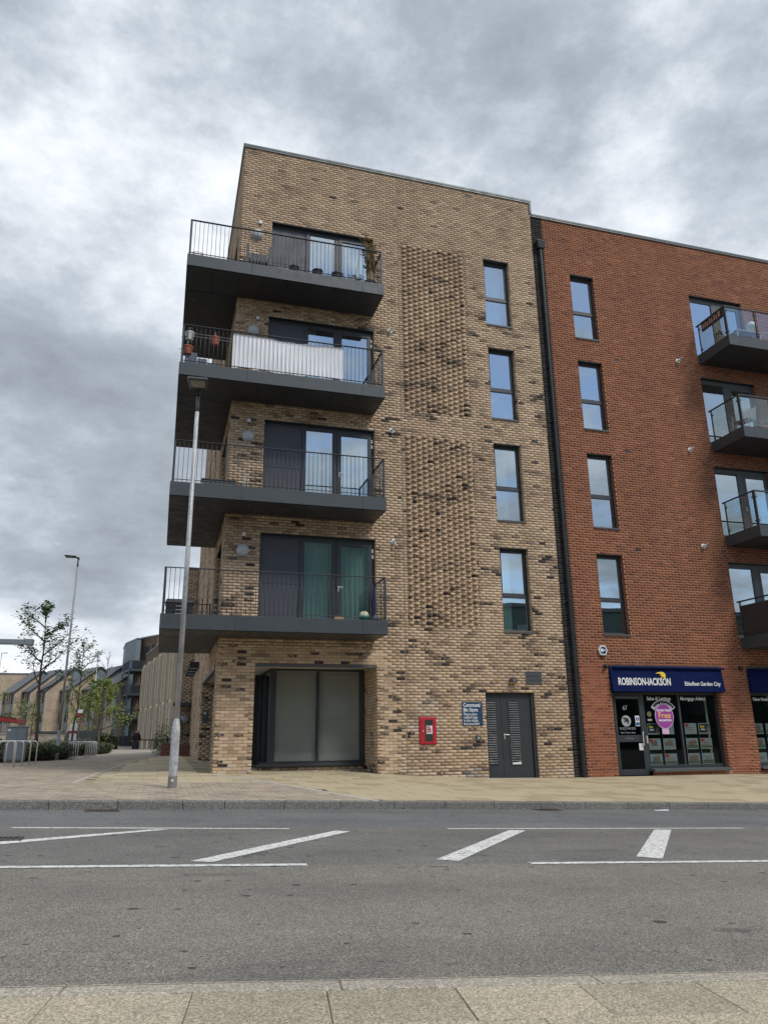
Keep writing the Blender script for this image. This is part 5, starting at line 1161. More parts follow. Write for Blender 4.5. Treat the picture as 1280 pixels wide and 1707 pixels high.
# right balconies: furniture seen through glass
tz = [3.43+SV*k+.347 for k in range(4)]
whm = plain('white_furniture', (.62, .62, .60), .5)
def table(x, y, z, w, d, h, label):
    e = empty('garden_table', (x+w/2, y+d/2, z), label, 'table'); mk('tabletop', MB().box(x, x+w, y, y+d, z+h-.03, z+h), whm, e, bevel=.005)
    for a in (x+.03, x+w-.06):
        for b in (y+.03, y+d-.06): mk('leg', MB().box(a, a+.03, b, b+.03, z, z+h-.03), whm, e)
    return e
table(17.3, -1.1, tz[3], 1.0, .5, .5, 'white low table behind the glass of the highest right hand balcony')
e = empty('table_lamp', (18.3, -1.0, tz[3]), 'white round globe lantern on a stem on the highest right hand balcony', 'lantern'); mk('globe', MB().ball((18.05, -.95, tz[3]+.78), .17, 16), M['white'], e, smooth='all'); mk('stem', MB().tube([(18.05, -.95, tz[3]), (18.05, -.95, tz[3]+.62)], .02, 8), M['white'], e)
e = pot(16.95, -.7, tz[3], .16, .34, plain('stone_pot', (.34, .32, .28), .8), 'square stone coloured pot with spiky plant on the highest right hand balcony'); ml = MB(); leaves(ml, (16.95, -.7, tz[3]+.44), (.16, .16, .13), 60, .08, R1); mk('foliage', ml, M['leaf3'], e)
bn = empty('banner', (16.62, -.8, tz[3]+.65), 'black banner with pale lettering tied outside the side glass of the top right balcony', 'banner')
mk('cloth', MB().box(16.628, 16.640, -1.30, -.30, tz[3]+.72, tz[3]+1.07), plain('banner_black', (.022, .018, .020), .8), bn)
pm = plain('banner_print', (.36, .22, .19), .8)
for i, (a, b, c, d) in enumerate(((.02, .10, .0, .16), (.13, .19, .02, .18), (.22, .29, -.01, .15), (.34, .40, .03, .19), (.43, .50, .0, .17), (.56, .62, .02, .2), (.66, .72, -.01, .16), (.76, .86, .04, .21))): mk('print', MB().box(16.622, 16.628, -.34-b, -.34-a, tz[3]+.80+c*.5, tz[3]+.80+d), pm, bn)
def wire_chair(x, y, z, rz, label):
    e = empty('wire_chair', (0, 0, 0), label, 'chair'); r_ = .011; w = .26; g = M['lens']
    mk('frame', MB().tube([(-w, -.28, 0), (-w, -.24, .42), (-w, .20, .40), (-w*.95, .34, .92), (w*.95, .34, .92), (w, .20, .40), (w, -.24, .42), (w, -.28, 0)], r_, 6), g, e, smooth='all')
    mk('rear_legs', MB().tube([(-w, .0, .41), (-w, .34, 0), (w, .34, 0), (w, .0, .41)], r_, 6), g, e, smooth='all')
    mk('seat', MB().hexa([(-w+.02, -.22, .405), (w-.02, -.22, .405), (w-.02, .19, .39), (-w+.02, .19, .39), (-w+.02, -.22, .415), (w-.02, -.22, .415), (w-.02, .19, .40), (-w+.02, .19, .40)]), whm, e)
    mk('backrest', MB().hexa([(-w+.03, .215, .46), (w-.03, .215, .46), (w-.03, .225, .46), (-w+.03, .225, .46), (-w+.03, .325, .88), (w-.03, .325, .88), (w-.03, .335, .88), (-w+.03, .335, .88)]), whm, e)
    e.location = (x, y, z); e.rotation_euler = (0, 0, rz); return e
wire_chair(17.15, -.95, tz[2], -1.25, 'white wire framed chair behind the glass of the second right hand balcony')
tb = empty('side_table', (18.2, -1.0, tz[2]), 'white wire side table next to the wire framed chair', 'table'); mk('top', MB().lathe([(.22, .45), (.22, .47)], (18.1, -1.0, tz[2]), 20), whm, tb)
for i in range(4): a = i*math.pi/2+.4; mk('leg', MB().tube([(18.1+.2*math.cos(a), -1+.2*math.sin(a), tz[2]), (18.1-.1*math.cos(a), -1-.1*math.sin(a), tz[2]+.45)], .01, 5), whm, tb)
sc_ = empty('privacy_screen', (16.66, -.8, tz[0]), 'dark woven privacy screen fixed inside the side rail of the lowest right hand balcony', 'screen')
wov = plain('woven_dark', (.042, .030, .030), .9, 0, .4, 20, .6, 90)
mk('screen', MB().box(16.675, 16.69, -1.34, -.12, tz[0]+.02, tz[0]+.92), wov, sc_); mk('top_batten', MB().box(16.67, 16.70, -1.36, -.10, tz[0]+.92, tz[0]+.95), M['dark'], sc_)
rk = empty('metal_rack', (17.3, -1.1, tz[0]), 'beige metal shelf rack with pots on the lowest right hand balcony', 'rack'); bge = plain('beige_metal', (.36, .31, .20), .6)
for a in (16.95, 17.4, 17.9):
    for b in (-1.28, -.98): mk('upright', MB().box(a, a+.025, b, b+.025, tz[0], tz[0]+.62), bge, rk)
for h in (.08, .34, .60): mk('shelf', MB().box(16.95, 17.925, -1.28, -.955, tz[0]+h, tz[0]+h+.02), bge, rk)
pt = pot(17.15, -1.12, tz[0]+.62, .10, .18, plain('patterned_pot', (.30, .28, .24), .7, 0, .6, 40), 'patterned pale pot standing on the beige rack')
fl = empty('rail_planter', (17.1, -1.4, tz[0]+1.1), 'yellow flowers in a small trough on the lowest right hand balcony rail', 'planter'); mk('trough', MB().box(16.80, 17.25, -1.42, -1.32, tz[0]+1.10, tz[0]+1.19), M['black'], fl); ml = MB(); leaves(ml, (17.05, -1.37, tz[0]+1.25), (.22, .07, .07), 70, .05, R1, 0); leaves(ml, (17.0, -1.37, tz[0]+1.28), (.12, .05, .05), 26, .05, R1, 1); mk('flowers', ml, [M['leaf2'], M['yel']], fl)

# ------------------------------------------------------------------ street furniture
def street_lamp(x, y, top, head=None, label='', group=None, r0=.075, r1=.037, hz=0.):
    z = H(x, y); e = empty('street_lamp', (x, y, z), label, 'street lamp', group)
    mk('base_sleeve', MB().lathe([(r0+.004, -.05), (r0+.004, .20)], (x, y, z), 20), plain('weathered_sleeve', (.20, .19, .18), .8, 0, .2, 9) if 'weathered_sleeve' not in bpy.data.materials else bpy.data.materials['weathered_sleeve'], e, smooth=True)
    mk('base_section', MB().lathe([(r0, .20), (r0, 1.04), (r1+.012, 1.19)], (x, y, z), 24), M['galv'], e, smooth=True)
    d = mk('access_door', MB().prismy([(x+.012+(.018 if False else 0)+p, z+q) for p, q in ((.0, .46), (.012, .43), (.05, .43), (.062, .46), (.062, 1.0), (.0, 1.0))], y-r0-.006, y-r0+.02), M['galv'], e, bevel=.004)
    mk('pole', MB().tube([(x, y, z+1.19), (x, y, z+4.5), (x, y, top-.35)], [r1+.012, r1+.008, r1+.003], 16), M['galv'], e, smooth='all')
    mk('spigot', MB().tube([(x, y, top-.35), (x, y, top)], [r1, r1-.003], 16), M['coping'], e, smooth='all')
    mk('id_disc', MB().lathe([(.022, 0), (.022, .006)], (x-.005, y-r0-.001, z+.13), 14, ax='y'), M['white'], e)
    dx, dy = head; L_ = math.hypot(dx, dy); ux, uy = dx/L_, dy/L_; vx, vy = -uy, ux; w = .21
    def P(a, b, c): return (x+ux*a+vx*b, y+uy*a+vy*b, top+c)
    mk('bracket', MB().hexa([P(-.05, -.04, -.03), P(.12, -.035, .06), P(.12, .035, .06), P(-.05, .04, -.03), P(-.05, -.04, .07), P(.12, -.035, .11), P(.12, .035, .11), P(-.05, .04, .07)]), M['black'], e)
    a0, a1 = .08, L_
    hd = mk('lamp_head', MB().hexa([P(a0, -w*.72, .09), P(a1, -w*.9, .10), P(a1, w*.9, .10), P(a0, w*.72, .09), P(a0, -w*.8, .125), P(a1, -w, .14), P(a1, w, .14), P(a0, w*.8, .125)]), M['coping'], e, bevel=.012)
    mk('underside', MB().hexa([P(a0+.01, -w*.7, .080), P(a1-.01, -w*.86, .088), P(a1-.01, w*.86, .088), P(a0+.01, w*.7, .080), P(a0+.01, -w*.7, .09), P(a1-.01, -w*.86, .1), P(a1-.01, w*.86, .1), P(a0+.01, w*.7, .09)]), M['dark'], hd)
    mk('lens', MB().hexa([P(a1-.34, -w*.66, .070), P(a1-.06, -w*.7, .078), P(a1-.06, w*.7, .078), P(a1-.34, w*.66, .070), P(a1-.34, -w*.66, .083), P(a1-.06, -w*.7, .09), P(a1-.06, w*.7, .09), P(a1-.34, w*.66, .083)]), plain('lamp_lens', (.30, .29, .24), .3) if 'lamp_lens' not in bpy.data.materials else bpy.data.materials['lamp_lens'], hd)
    return e
street_lamp(.325, -4.02, 7.86, (-.05, -.62), 'tall galvanised street lamp standing on the block paving in front of the corner balconies')
street_lamp(-3.885, 16.0, 8.72, (-.55, .05), 'galvanised street lamp rising from the shrub bed behind the leafy maple')
street_lamp(-6.05, 60, 8.8, (-.6, .05), 'distant street lamp seen above the house roofs with its arm to the left')
street_lamp(-20.2, 90, 12.0, (.7, 0), 'distant street lamp at the left edge with its arm to the right')
e = empty('path_light', (-5.6, 2, H(-5.6, 2)), 'grey box section luminaire arm entering at the left edge', 'lamp'); cg = M['cab']
mk('column', MB().box(-5.68, -5.52, 1.92, 2.08, H(-5.6, 2)-.05, 3.52), cg, e, bevel=.01); mk('arm', MB().box(-5.52, -3.34, 1.90, 2.10, 3.365, 3.485), cg, e, bevel=.008); mk('arm_end', MB().box(-3.34, -3.15, 1.88, 2.12, 3.35, 3.50), cg, e, bevel=.012)
def hoop(xl, xr, y, label, group, h=.72):
    zl, zr_ = H(xl, y), H(xr, y); top = (zl+zr_)/2+h; r = .12; pts = [(xl, y, zl-.03), (xl, y, top-r)]
    for i in range(1, 7): a = math.pi-(math.pi/2)*i/6; pts.append((xl+r+r*math.cos(a), y, top-r+r*math.sin(a)))
    for i in range(0, 7): a = math.pi/2-(math.pi/2)*i/6; pts.append((xr-r+r*math.cos(a), y, top-r+r*math.sin(a)))
    pts.append((xr, y, zr_-.03))
    return tag(mk('cycle_stand', MB().tube(pts, .024, 8), M['chrome'], None, smooth='all'), label, 'cycle stand', group)
ords = ('nearest', 'second', 'third', 'farthest')
for i, (xr, y) in enumerate(((-4.02, 6.91), (-3.985, 8.1), (-3.96, 9.35), (-3.935, 10.65))): hoop(xr-.72, xr, y, f'{ords[i]} steel hoop in the row of cycle stands beside the grey cabinet', 'steel cycle stands by the grey cabinet', .74)
o7 = ('first', 'second', 'third', 'fourth', 'fifth', 'sixth', 'seventh')
for i in range(7): hoop(-3.80, -3.07, 19.4+i*1.12, f'{o7[i]} steel hoop from the front in the row beside the shrubs down the path', 'steel cycle stands beside the shrubs', .70)
cb = empty('utility_cabinet', (-4.86, 12.3, .3), 'pale grey utility cabinet behind the nearer cycle stands', 'cabinet')
mk('body', MB().box(-5.20, -4.54, 12.02, 12.40, .38, 1.52), M['cab'], cb, bevel=.01); mk('top', MB().box(-5.23, -4.51, 11.99, 12.43, 1.52, 1.56), M['cab'], cb, bevel=.008); mk('plinth', MB().box(-5.18, -4.56, 12.04, 12.38, .25, .38), M['frame2'], cb)
for a in (-5.19, -4.865): mk('door', MB().box(a, a+.318, 12.005, 12.02, .42, 1.50), M['cab'], cb, bevel=.004)
mk('label_plate', MB().box(-5.16, -5.06, 11.998, 12.005, 1.40, 1.46), M['white'], cb)
bi = empty('litter_bin', (-5.62, 12.2, .3), 'black litter bin cut by the left edge beside the grey cabinet', 'bin'); mk('body', MB().box(-5.85, -5.40, 12.0, 12.4, .3, 1.0), M['black'], bi, bevel=.02); mk('hood', MB().box(-5.87, -5.38, 11.98, 12.42, 1.06, 1.14), M['black'], bi, bevel=.02)
for a in (-5.84, -5.42): mk('post', MB().box(a, a+.03, 12.0, 12.4, 1.0, 1.06), M['black'], bi)
mk('label', MB().box(-5.60, -5.42, 11.992, 12.0, .62, .66), M['white'], bi)
rc_ = empty('canopy', (-7, 15.8, .3), 'red sloping canopy edge above the shrubs at the left edge', 'canopy')
mk('canopy_roof', MB().hexa([(-8.6, 15.0, 2.12), (-5.36, 15.0, 1.72), (-5.36, 17.0, 1.72), (-8.6, 17.0, 2.12), (-8.6, 15.0, 2.40), (-5.40, 15.0, 1.91), (-5.40, 17.0, 1.91), (-8.6, 17.0, 2.40)]), M['canopyred'], rc_, bevel=.02)
mk('trim', MB().hexa([(-8.6, 14.97, 2.405), (-5.42, 14.97, 1.915), (-5.42, 15.04, 1.915), (-8.6, 15.04, 2.405), (-8.6, 14.97, 2.43), (-5.42, 14.97, 1.94), (-5.42, 15.04, 1.94), (-8.6, 15.04, 2.43)]), M['coping'], rc_)
for a in (-8.4, -6.6): mk('post', MB().box(a, a+.08, 15.9, 15.98, .2, 2.0), M['dark'], rc_)
def board(x, y, parts, label, ph):
    z = H(x, y); e = empty('notice_board', (x, y, z), label, 'sign'); mk('post', MB().box(x-.04, x+.04, y+.02, y+.10, z-.05, ph), M['chrome'], e)
    for a, b, c, d, m_ in parts: mk('board', MB().box(a, b, y-.01, y+.018, c, d), m_, e)
srd = plain('sale_board_red', (.30, .04, .05), .6)
board(-4.38, 27, [(-4.36, -4.02, 2.50, 2.68, M['white']), (-4.36, -4.02, 2.38, 2.495, srd), (-4.36, -4.06, 2.26, 2.375, srd)], 'small white and red for sale board between the street trees', 2.70)
board(-4.44, 26, [(-4.49, -4.14, 1.55, 1.90, M['white']), (-4.50, -4.14, 1.40, 1.545, srd), (-4.50, -4.14, 1.05, 1.395, M['white'])], 'white notice board with a red band standing low behind the shrubs', 1.9)

# ------------------------------------------------------------------ side path, beds, far surfaces
sheet('path', [-5, -3.5, -2.8, -2, -1, 0, .4, .75], lambda x: 12.4, lambda x: 100, 44, .0, M['pathfar'])
sheet('planting_bed', [-24, -16, -10, -7, -5.6, -4.9, -4.2, -3.95], lambda x: 12.8 if x < -4.5 else 14.8, lambda x: 34, 14, .015, M['soil'])
sheet('lawn', [-90, -60, -40, -24, -14, -8, -5.2], lambda x: 34.2, lambda x: 100, 20, .01, plain('grass_bed', (.045, .065, .02), .95, 0, .4, .8))
# planter and bush by the bay
pl = empty('brick_planter', (.7, 13.7, .44), 'low dark red brick planter against the end bay down the side path', 'planter')
mk('wall', MB().box(.19, 1.27, 13.2, 13.42, .36, .90).box(.19, .40, 13.42, 14.5, .36, .90), M['redwall'], pl); mk('soil', MB().box(.40, 1.27, 13.42, 14.5, .36, .84), M['soil'], pl)
R2 = random.Random(21)
bu = empty('flowering_bush', (.35, 14.9, .45), 'rounded green bush with small white flowers left of the brick planter', 'bush'); ml = MB()
for c, r_ in (((.42, 14.9, 1.15), (.52, .5, .75)), ((.12, 14.8, .85), (.38, .4, .5)), ((.75, 14.2, 1.55), (.22, .3, .5))): leaves(ml, c, r_, 900, .075, R2, 0)
leaves(ml, (.30, 14.6, 1.2), (.55, .4, .75), 90, .06, R2, 1); mk('foliage', ml, [M['leaf'], M['white']], bu); mk('stems', MB().tube([(.4, 14.9, .4), (.42, 14.9, 1.2)], .03, 6), M['bark'], bu)
# shrubs
def shrub_mesh(seed, strappy):
    r = random.Random(seed); ml = MB(); core = MB()
    for _ in range(7):
        c = (r.uniform(-.5, .5), r.uniform(-.5, .5), r.uniform(.15, .5)); leaves(ml, c, (.42, .42, .32), 330, .085, r, 0)
    leaves(ml, (0, 0, .5), (.8, .8, .35), 260, .08, r, 1)
    if strappy:
        for _ in range(160):
            a = r.uniform(0, 6.28); l_ = r.uniform(.5, .95); p0 = Vector((r.uniform(-.35, .35), r.uniform(-.35, .35), .05)); d = Vector((math.cos(a), math.sin(a), 0)); w = Vector((-d.y, d.x, 0))*.012
            p1 = p0+d*l_*.35+Vector((0, 0, l_*.75)); p2 = p0+d*l_*.9+Vector((0, 0, l_*.6)); ml._a([p0-w, p0+w, p1+w, p2, p1-w], [(0, 1, 2, 3, 4)], 0 if r.random() < .7 else 1)
    core.lathe([(.5, -.02), (.62, .15), (.55, .35), (.25, .5)], (0, 0, 0), 9); return ml, core
sp_ = []
for k in range(3):
    ml, core = shrub_mesh(70+k, k == 1); e = empty('shrub', (0, 0, 0), 'x', 'shrub', 'shrubs massed in the bed beside the path')
    mk('foliage', ml, [M['leaf3'], M['leaf4']], e, origin=(0, 0, 0)); mk('stems', core, M['soil'], e, origin=(0, 0, 0)); sp_.append(e)
spots = [(-5.35, 13.9, .95, 'behind the grey cabinet'), (-4.45, 15.0, .9, 'right of the grey cabinet'), (-4.05, 16.6, .95, 'at the foot of the second street lamp'), (-5.1, 16.2, 1.05, 'under the maple, left of its trunk'), (-4.35, 18.6, .95, 'just left of the farther cycle stands'), (-4.75, 20.8, 1.0, 'behind the first farther cycle stands'),
         (-4.65, 23.0, 1.0, 'behind the middle of the farther cycle stands'), (-4.2, 25.3, .95, 'behind the last of the farther cycle stands'), (-3.75, 28.2, 1.0, 'just past the farther cycle stands'), (-3.55, 30.6, 1.05, 'under the yellow green tree'), (-3.35, 33.2, .95, 'at the path end of the bed'), (-5.9, 20.5, 1.2, 'in the middle of the bed behind the maple'), (-5.6, 25, 1.2, 'behind the red and white boards'), (-6.8, 16.8, 1.2, 'beneath the red canopy'), (-4.6, 34, 1.3, 'at the far left end of the bed'), (-6.3, 30, 1.3, 'far back in the bed below the houses')]
for i, (x, y, s_, lb) in enumerate(spots):
    src = sp_[i % 3]; lab = f'dense dark green shrub {lb}'
    if i < 3: o = src; o['label'] = lab
    else: o = copy_tree(src, (x, y, 0), 0, lab)
    o.location = (x, y, H(x, y)-.02); o.scale = (s_, s_, s_*.95); o.rotation_euler = (0, 0, i*1.7)
# trees
def tree(x, y, h, spread, nb, nl, lsz, mats, label, seed, lean=0., clear=.35, mixp=0., up=.75, trunk_r=.06, forks=5, start_z=None):
    r = random.Random(seed); z = H(x, y); e = empty('tree', (x, y, z), label, 'tree'); w = MB(); lf = MB(); tips = []
    top = Vector((x+lean, y, z+h)); tp = [Vector((x, y, z-.05)).lerp(top, t)+Vector((r.uniform(-1, 1), r.uniform(-1, 1), 0))*.05*(t > .1) for t in (0, .15, .3, .45, .6, .75, .9, 1)]
    w.tube(tp, [trunk_r*(1-.88*t) for t in (0, .15, .3, .45, .6, .75, .9, 1)], 8)
    def at(t): i = min(6, int(t*7)); return tp[i].lerp(tp[i+1], t*7-i)
    limb = MB()
    for b in range(nb):
        t = clear+(1-clear)*(b+.5)/nb*.92; p = at(t); a = b*2.4+r.uniform(-.4, .4); L_ = spread*(1.15-.75*(t-clear)/(1-clear))*r.uniform(.75, 1.15)
        d = Vector((math.cos(a), math.sin(a), up+r.uniform(-.25, .35))).normalized(); pts = [p]
        for s_ in range(4): d = (d+Vector((r.uniform(-.2, .2), r.uniform(-.2, .2), .06))).normalized(); pts.append(pts[-1]+d*L_/4)
        limb.tube(pts, [trunk_r*.42*(1-.85*i/4) for i in range(5)], 6); tips += [(q, L_) for q in pts[2:]]
        for f_ in range(forks):
            q = pts[1+f_ % 3].lerp(pts[2+f_ % 3], r.random()); d2 = (d+Vector((r.uniform(-1, 1), r.uniform(-1, 1), r.uniform(-.3, .8)))).normalized(); q2 = q+d2*L_*.28; q3 = q2+(d2+Vector((0, 0, .2))).normalized()*L_*.2
            limb.tube([q, q2, q3], [trunk_r*.16, trunk_r*.1, trunk_r*.04], 4); tips += [(q2, L_), (q3, L_)]
    tips.append((top, spread))
    for _ in range(nl):
        q, L_ = r.choice(tips); p = q+Vector((r.gauss(0, 1), r.gauss(0, 1), r.gauss(0, .8)))*.085*max(.7, L_); leafq(lf, p, lsz*r.uniform(.6, 1.25), r, 1 if r.random() < mixp else 0)
    mk('trunk', w, M['bark'], e, smooth='all'); mk('limbs', limb, M['bark'], e, smooth='all')
    if nl: mk('crown', lf, mats, e)
    return e
tree(-4.88, 17.5, 6.35, 1.75, 12, 2100, .14, [M['leaf'], M['leaf3']], 'sparse dark leaved maple nearest the second street lamp', 3, -.30, .40, .3, .55, .085, 5)
tree(-4.15, 24.2, 5.5, 1.45, 12, 1300, .12, [M['leaf'], M['leaf2']], 'slim street tree with green and yellowing leaves right of the maple', 8, .15, .30, .5, .7, .07, 5)
tree(-3.28, 30, 4.1, 1.5, 13, 4000, .12, [M['leaf2'], M['leaf']], 'low bushy yellow green tree in front of the houses', 12, .0, .30, .25, .45, .07, 6)
tree(-4.9, 36, 3.6, 1.2, 10, 1100, .11, [M['leaf2'], M['leaf']], 'second yellow green tree, paler and further left among the trees', 19, .0, .28, .3, .6, .05, 5)
tree(-6.75, 45, 4.8, .9, 9, 160, .10, [M['leaf2'], M['leaf']], 'thin nearly bare young tree between the lamp and the houses', 15, .1, .3, .5, 1.2, .06, 5)
tree(-4.45, 48, 7.3, 1.5, 12, 60, .10, [M['leaf2'], M['leaf']], 'tall bare twiggy tree with its tips above the house roofs', 16, .1, .35, .5, 1.5, .06, 7)
tree(-9.3, 28, 3.9, 1.7, 10, 1700, .12, [M['leaf2'], M['leaf']], 'pale green tree cut by the left edge above the red canopy', 17, .0, .3, .5, .6, .07, 5)
tree(-7.6, 31, 2.9, 1.3, 10, 900, .10, [M['leaf3'], M['leaf2']], 'olive coloured wispy tree left of the maple trunk', 18, .0, .25, .4, .6, .05, 5)
tree(-9.8, 50, 3.6, 1.2, 9, 420, .11, [M['leaf2'], M['leaf']], 'small thin tree against the brick gables at far left', 29, .0, .3, .4, .9, .05, 5)

# ------------------------------------------------------------------ terraced houses beyond
hp = [(15.5, -20.56, 105.26), (42, -18.16, 103.41), (68, -15.82, 101.31), (109, -12.34, 99.21), (147, -9.15, 96.79), (190, -5.34, 88.52)]
nm = ('leftmost', 'second from the left', 'third from the left', 'fourth from the left', 'fifth from the left', 'rightmost by the tower')
for i, (px_, X, Y) in enumerate(hp):
    h_ = Vector((X, Y-CAMP.y)).normalized(); l_ = Vector((h_.y, -h_.x)); a = (l_*-.35+h_*.94).normalized(); b = (l_*.94+h_*.35).normalized()
    P = Vector((X, Y)); g = .25; ev, rg = 8.15 if i < 5 else 8.4, 11.35+.06*i; fw = 4.3 if i < 3 else 5.6; ap, dp_ = 3.75+.12*i, 4.45+.12*i
    e = empty('terraced_house', (X, Y, g), f'buff brick terraced house with long sloping grey roof, {nm[i]} of the row', 'house', 'terraced houses with steep grey roofs')
    def Q(s, t, z): v = P+a*s+b*t; return (v.x, v.y, z)
    ov = .18
    wl = MB(); wl._a([Q(0, 0, g), Q(0, dp_, g), Q(fw, dp_, g), Q(fw, 0, g), Q(0, 0, ev), Q(0, dp_, rg-.75), Q(fw, dp_, rg-.75), Q(fw, 0, ev), Q(0, ap, rg-.15), Q(fw, ap, rg-.15)], [(0, 1, 5, 8, 4), (1, 2, 6, 5), (3, 7, 9, 6, 2), (0, 4, 7, 3)])
    mk('wall', wl, M['farbrick'], e)
    th = .14
    def slope(t0, z0, t1, z1): return MB().hexa([Q(-ov, t0, z0-th), Q(-ov, t1, z1-th), Q(fw+ov, t1, z1-th), Q(fw+ov, t0, z0-th), Q(-ov, t0, z0), Q(-ov, t1, z1), Q(fw+ov, t1, z1), Q(fw+ov, t0, z0)])
    sl = (rg-ev)/ap
    mk('roof', slope(-.25, ev+.1-.25*sl, ap, rg), M['roof'], e); mk('roof', slope(ap, rg, dp_+.15, rg-.62), M['roof'], e)
    mk('verge', MB().hexa([Q(-ov-.05, -.25, ev-.12-.25*sl), Q(-ov-.05, ap, rg-.22), Q(-ov+.02, ap, rg-.22), Q(-ov+.02, -.25, ev-.12-.25*sl), Q(-ov-.05, -.25, ev+.11-.25*sl), Q(-ov-.05, ap, rg+.01), Q(-ov+.02, ap, rg+.01), Q(-ov+.02, -.25, ev+.11-.25*sl)]).hexa([Q(-ov-.05, ap, rg-.22), Q(-ov-.05, dp_+.15, rg-.84), Q(-ov+.02, dp_+.15, rg-.84), Q(-ov+.02, ap, rg-.22), Q(-ov-.05, ap, rg+.01), Q(-ov-.05, dp_+.15, rg-.61), Q(-ov+.02, dp_+.15, rg-.61), Q(-ov+.02, ap, rg+.01)]), M['dark'], e)
    mk('gable_cladding', MB()._a([Q(-.03, ap-.55, ev+.4), Q(-.03, dp_, ev+.4), Q(-.03, dp_, rg-.78), Q(-.03, ap, rg-.2), Q(-.03, ap-.55, rg-.2-.55*sl), Q(.0, ap-.55, ev+.4), Q(.0, dp_, ev+.4), Q(.0, dp_, rg-.78), Q(.0, ap, rg-.2), Q(.0, ap-.55, rg-.2-.55*sl)], [(0, 1, 2, 3, 4), (9, 8, 7, 6, 5), (0, 5, 6, 1), (1, 6, 7, 2), (4, 9, 5, 0), (3, 8, 9, 4), (2, 7, 8, 3)], 0), M['clad'], e)
    def fbox(s0, s1, z0, z1, p=.05): return MB().hexa([Q(s0, -p, z0), Q(s1, -p, z0), Q(s1, .02, z0), Q(s0, .02, z0), Q(s0, -p, z1), Q(s1, -p, z1), Q(s1, .02, z1), Q(s0, .02, z1)])
    for s0 in (.12, fw-.95):
        st_ = mk('bay_strip', fbox(s0, s0+.83, g, ev-.1, .12), M['clad'], e)
        for z0 in (.9, 3.6, 6.3): mk('pane', fbox(s0+.1, s0+.73, z0, z0+1.5, .14), M['room'], st_)
    for z0 in (6.3, 3.5):
        for s0 in (fw*.38, fw*.56): mk('window', fbox(s0, s0+.32, z0, z0+1.6, .015), M['room'], e)
bk = empty('background_block', (-31, 130, .3), 'plain flat roofed buff brick block at the far left behind the houses', 'building'); mk('wall', MB().box(-45, -20.4, 125, 135, .2, 12.1), M['farbrick'], bk); mk('parapet', MB().box(-45.1, -20.3, 124.9, 135.1, 12.1, 12.3), M['coplip'], bk)
lw = empty('garden_wall', (-10, 52, .25), 'low pale brick garden wall behind the shrubs', 'wall'); mk('wall', MB().hexa([(-16, 54, .1), (-7.2, 50, .1), (-7.2, 50.25, .1), (-16, 54.25, .1), (-16, 54, 1.75), (-7.2, 50, 1.42), (-7.2, 50.25, 1.42), (-16, 54.25, 1.75)]), M['lowwall'], lw); mk('coping', MB().hexa([(-16.05, 53.95, 1.75), (-7.15, 49.95, 1.42), (-7.15, 50.3, 1.42), (-16.05, 54.3, 1.75), (-16.05, 53.95, 1.82), (-7.15, 49.95, 1.49), (-7.15, 50.3, 1.49), (-16.05, 54.3, 1.82)]), M['lowwall'], lw)
def hedge(x0, x1, y, h, label, seed):
    r = random.Random(seed); e = empty('hedge', ((x0+x1)/2, y, .25), label, 'hedge'); ml = MB(); n = int((x1-x0)*330)
    for _ in range(n):
        t = r.random(); hh = h*(.8+.25*mnoise.noise(Vector(((x0+(x1-x0)*t)*.9, seed, 0)))); leafq(ml, Vector((x0+(x1-x0)*t, y+r.uniform(-.4, .4), .2+hh*r.random()**.7)), .26, r, 1 if r.random() < .12 else 0)
    mk('foliage', ml, [M['leaf3'], M['leaf2']], e); mk('core', MB().box(x0, x1, y-.25, y+.25, .1, h*.7), M['soil'], e)
hedge(-14, -3.6, 62, 1.75, 'dark clipped hedge running below the terraced houses', 5); hedge(-22, -6, 84, 2.2, 'taller dark hedge close to the feet of the terraced houses', 9)
for i, (x, y, w_) in enumerate(((-6.6, 58, 2.6), (-9.7, 60, 2.2))):
    e = empty('garden_fence', (x, y, .2), ('dark board fence right of the low pale wall', 'dark board fence left of the young bare tree')[i], 'fence')
    for j in range(int(w_/.18)): mk('board', MB().box(x-w_/2+j*.18, x-w_/2+j*.18+.165, y, y+.03, .1, 1.9), M['dark'], e)
    mk('rail', MB().box(x-w_/2, x+w_/2, y+.032, y+.07, 1.6, 1.68), M['dark'], e)

# ------------------------------------------------------------------ wing with tall fins, grey tower with balconies
wg = empty('wing_building', (-1, 70, .15), 'long buff brick wing with tall narrow window slots between projecting piers', 'building')
A = Vector((-1.97, 79.6)); Bp = Vector((1.9, 50)); t_ = (Bp-A).normalized(); n_ = Vector((-t_.y, t_.x)); n_ = -n_ if n_.x > 0 else n_
def WQ(s, o, z): v = A+t_*s+n_*o; return (v.x, v.y, z)
def wbox(s0, s1, o0, o1, z0, z1): return MB().hexa([WQ(s0, o0, z0), WQ(s1, o0, z0), WQ(s1, o1, z0), WQ(s0, o1, z0), WQ(s0, o0, z1), WQ(s1, o0, z1), WQ(s1, o1, z1), WQ(s0, o1, z1)])
LW = (Bp-A).length
mk('wall', wbox(0, LW, 0, -9, -.1, 11.1), M['farbrick2'], wg); mk('coping', wbox(-.05, LW, .05, -.4, 11.1, 11.2), M['coplip'], wg)
pier = plain('lightened_brick_pier', (.66, .54, .40), .93, 0, .25, 4, .3, 12)  # lightened in colour so the pier faces stand out from the darkened recess wall
s_ = .5; i = 0
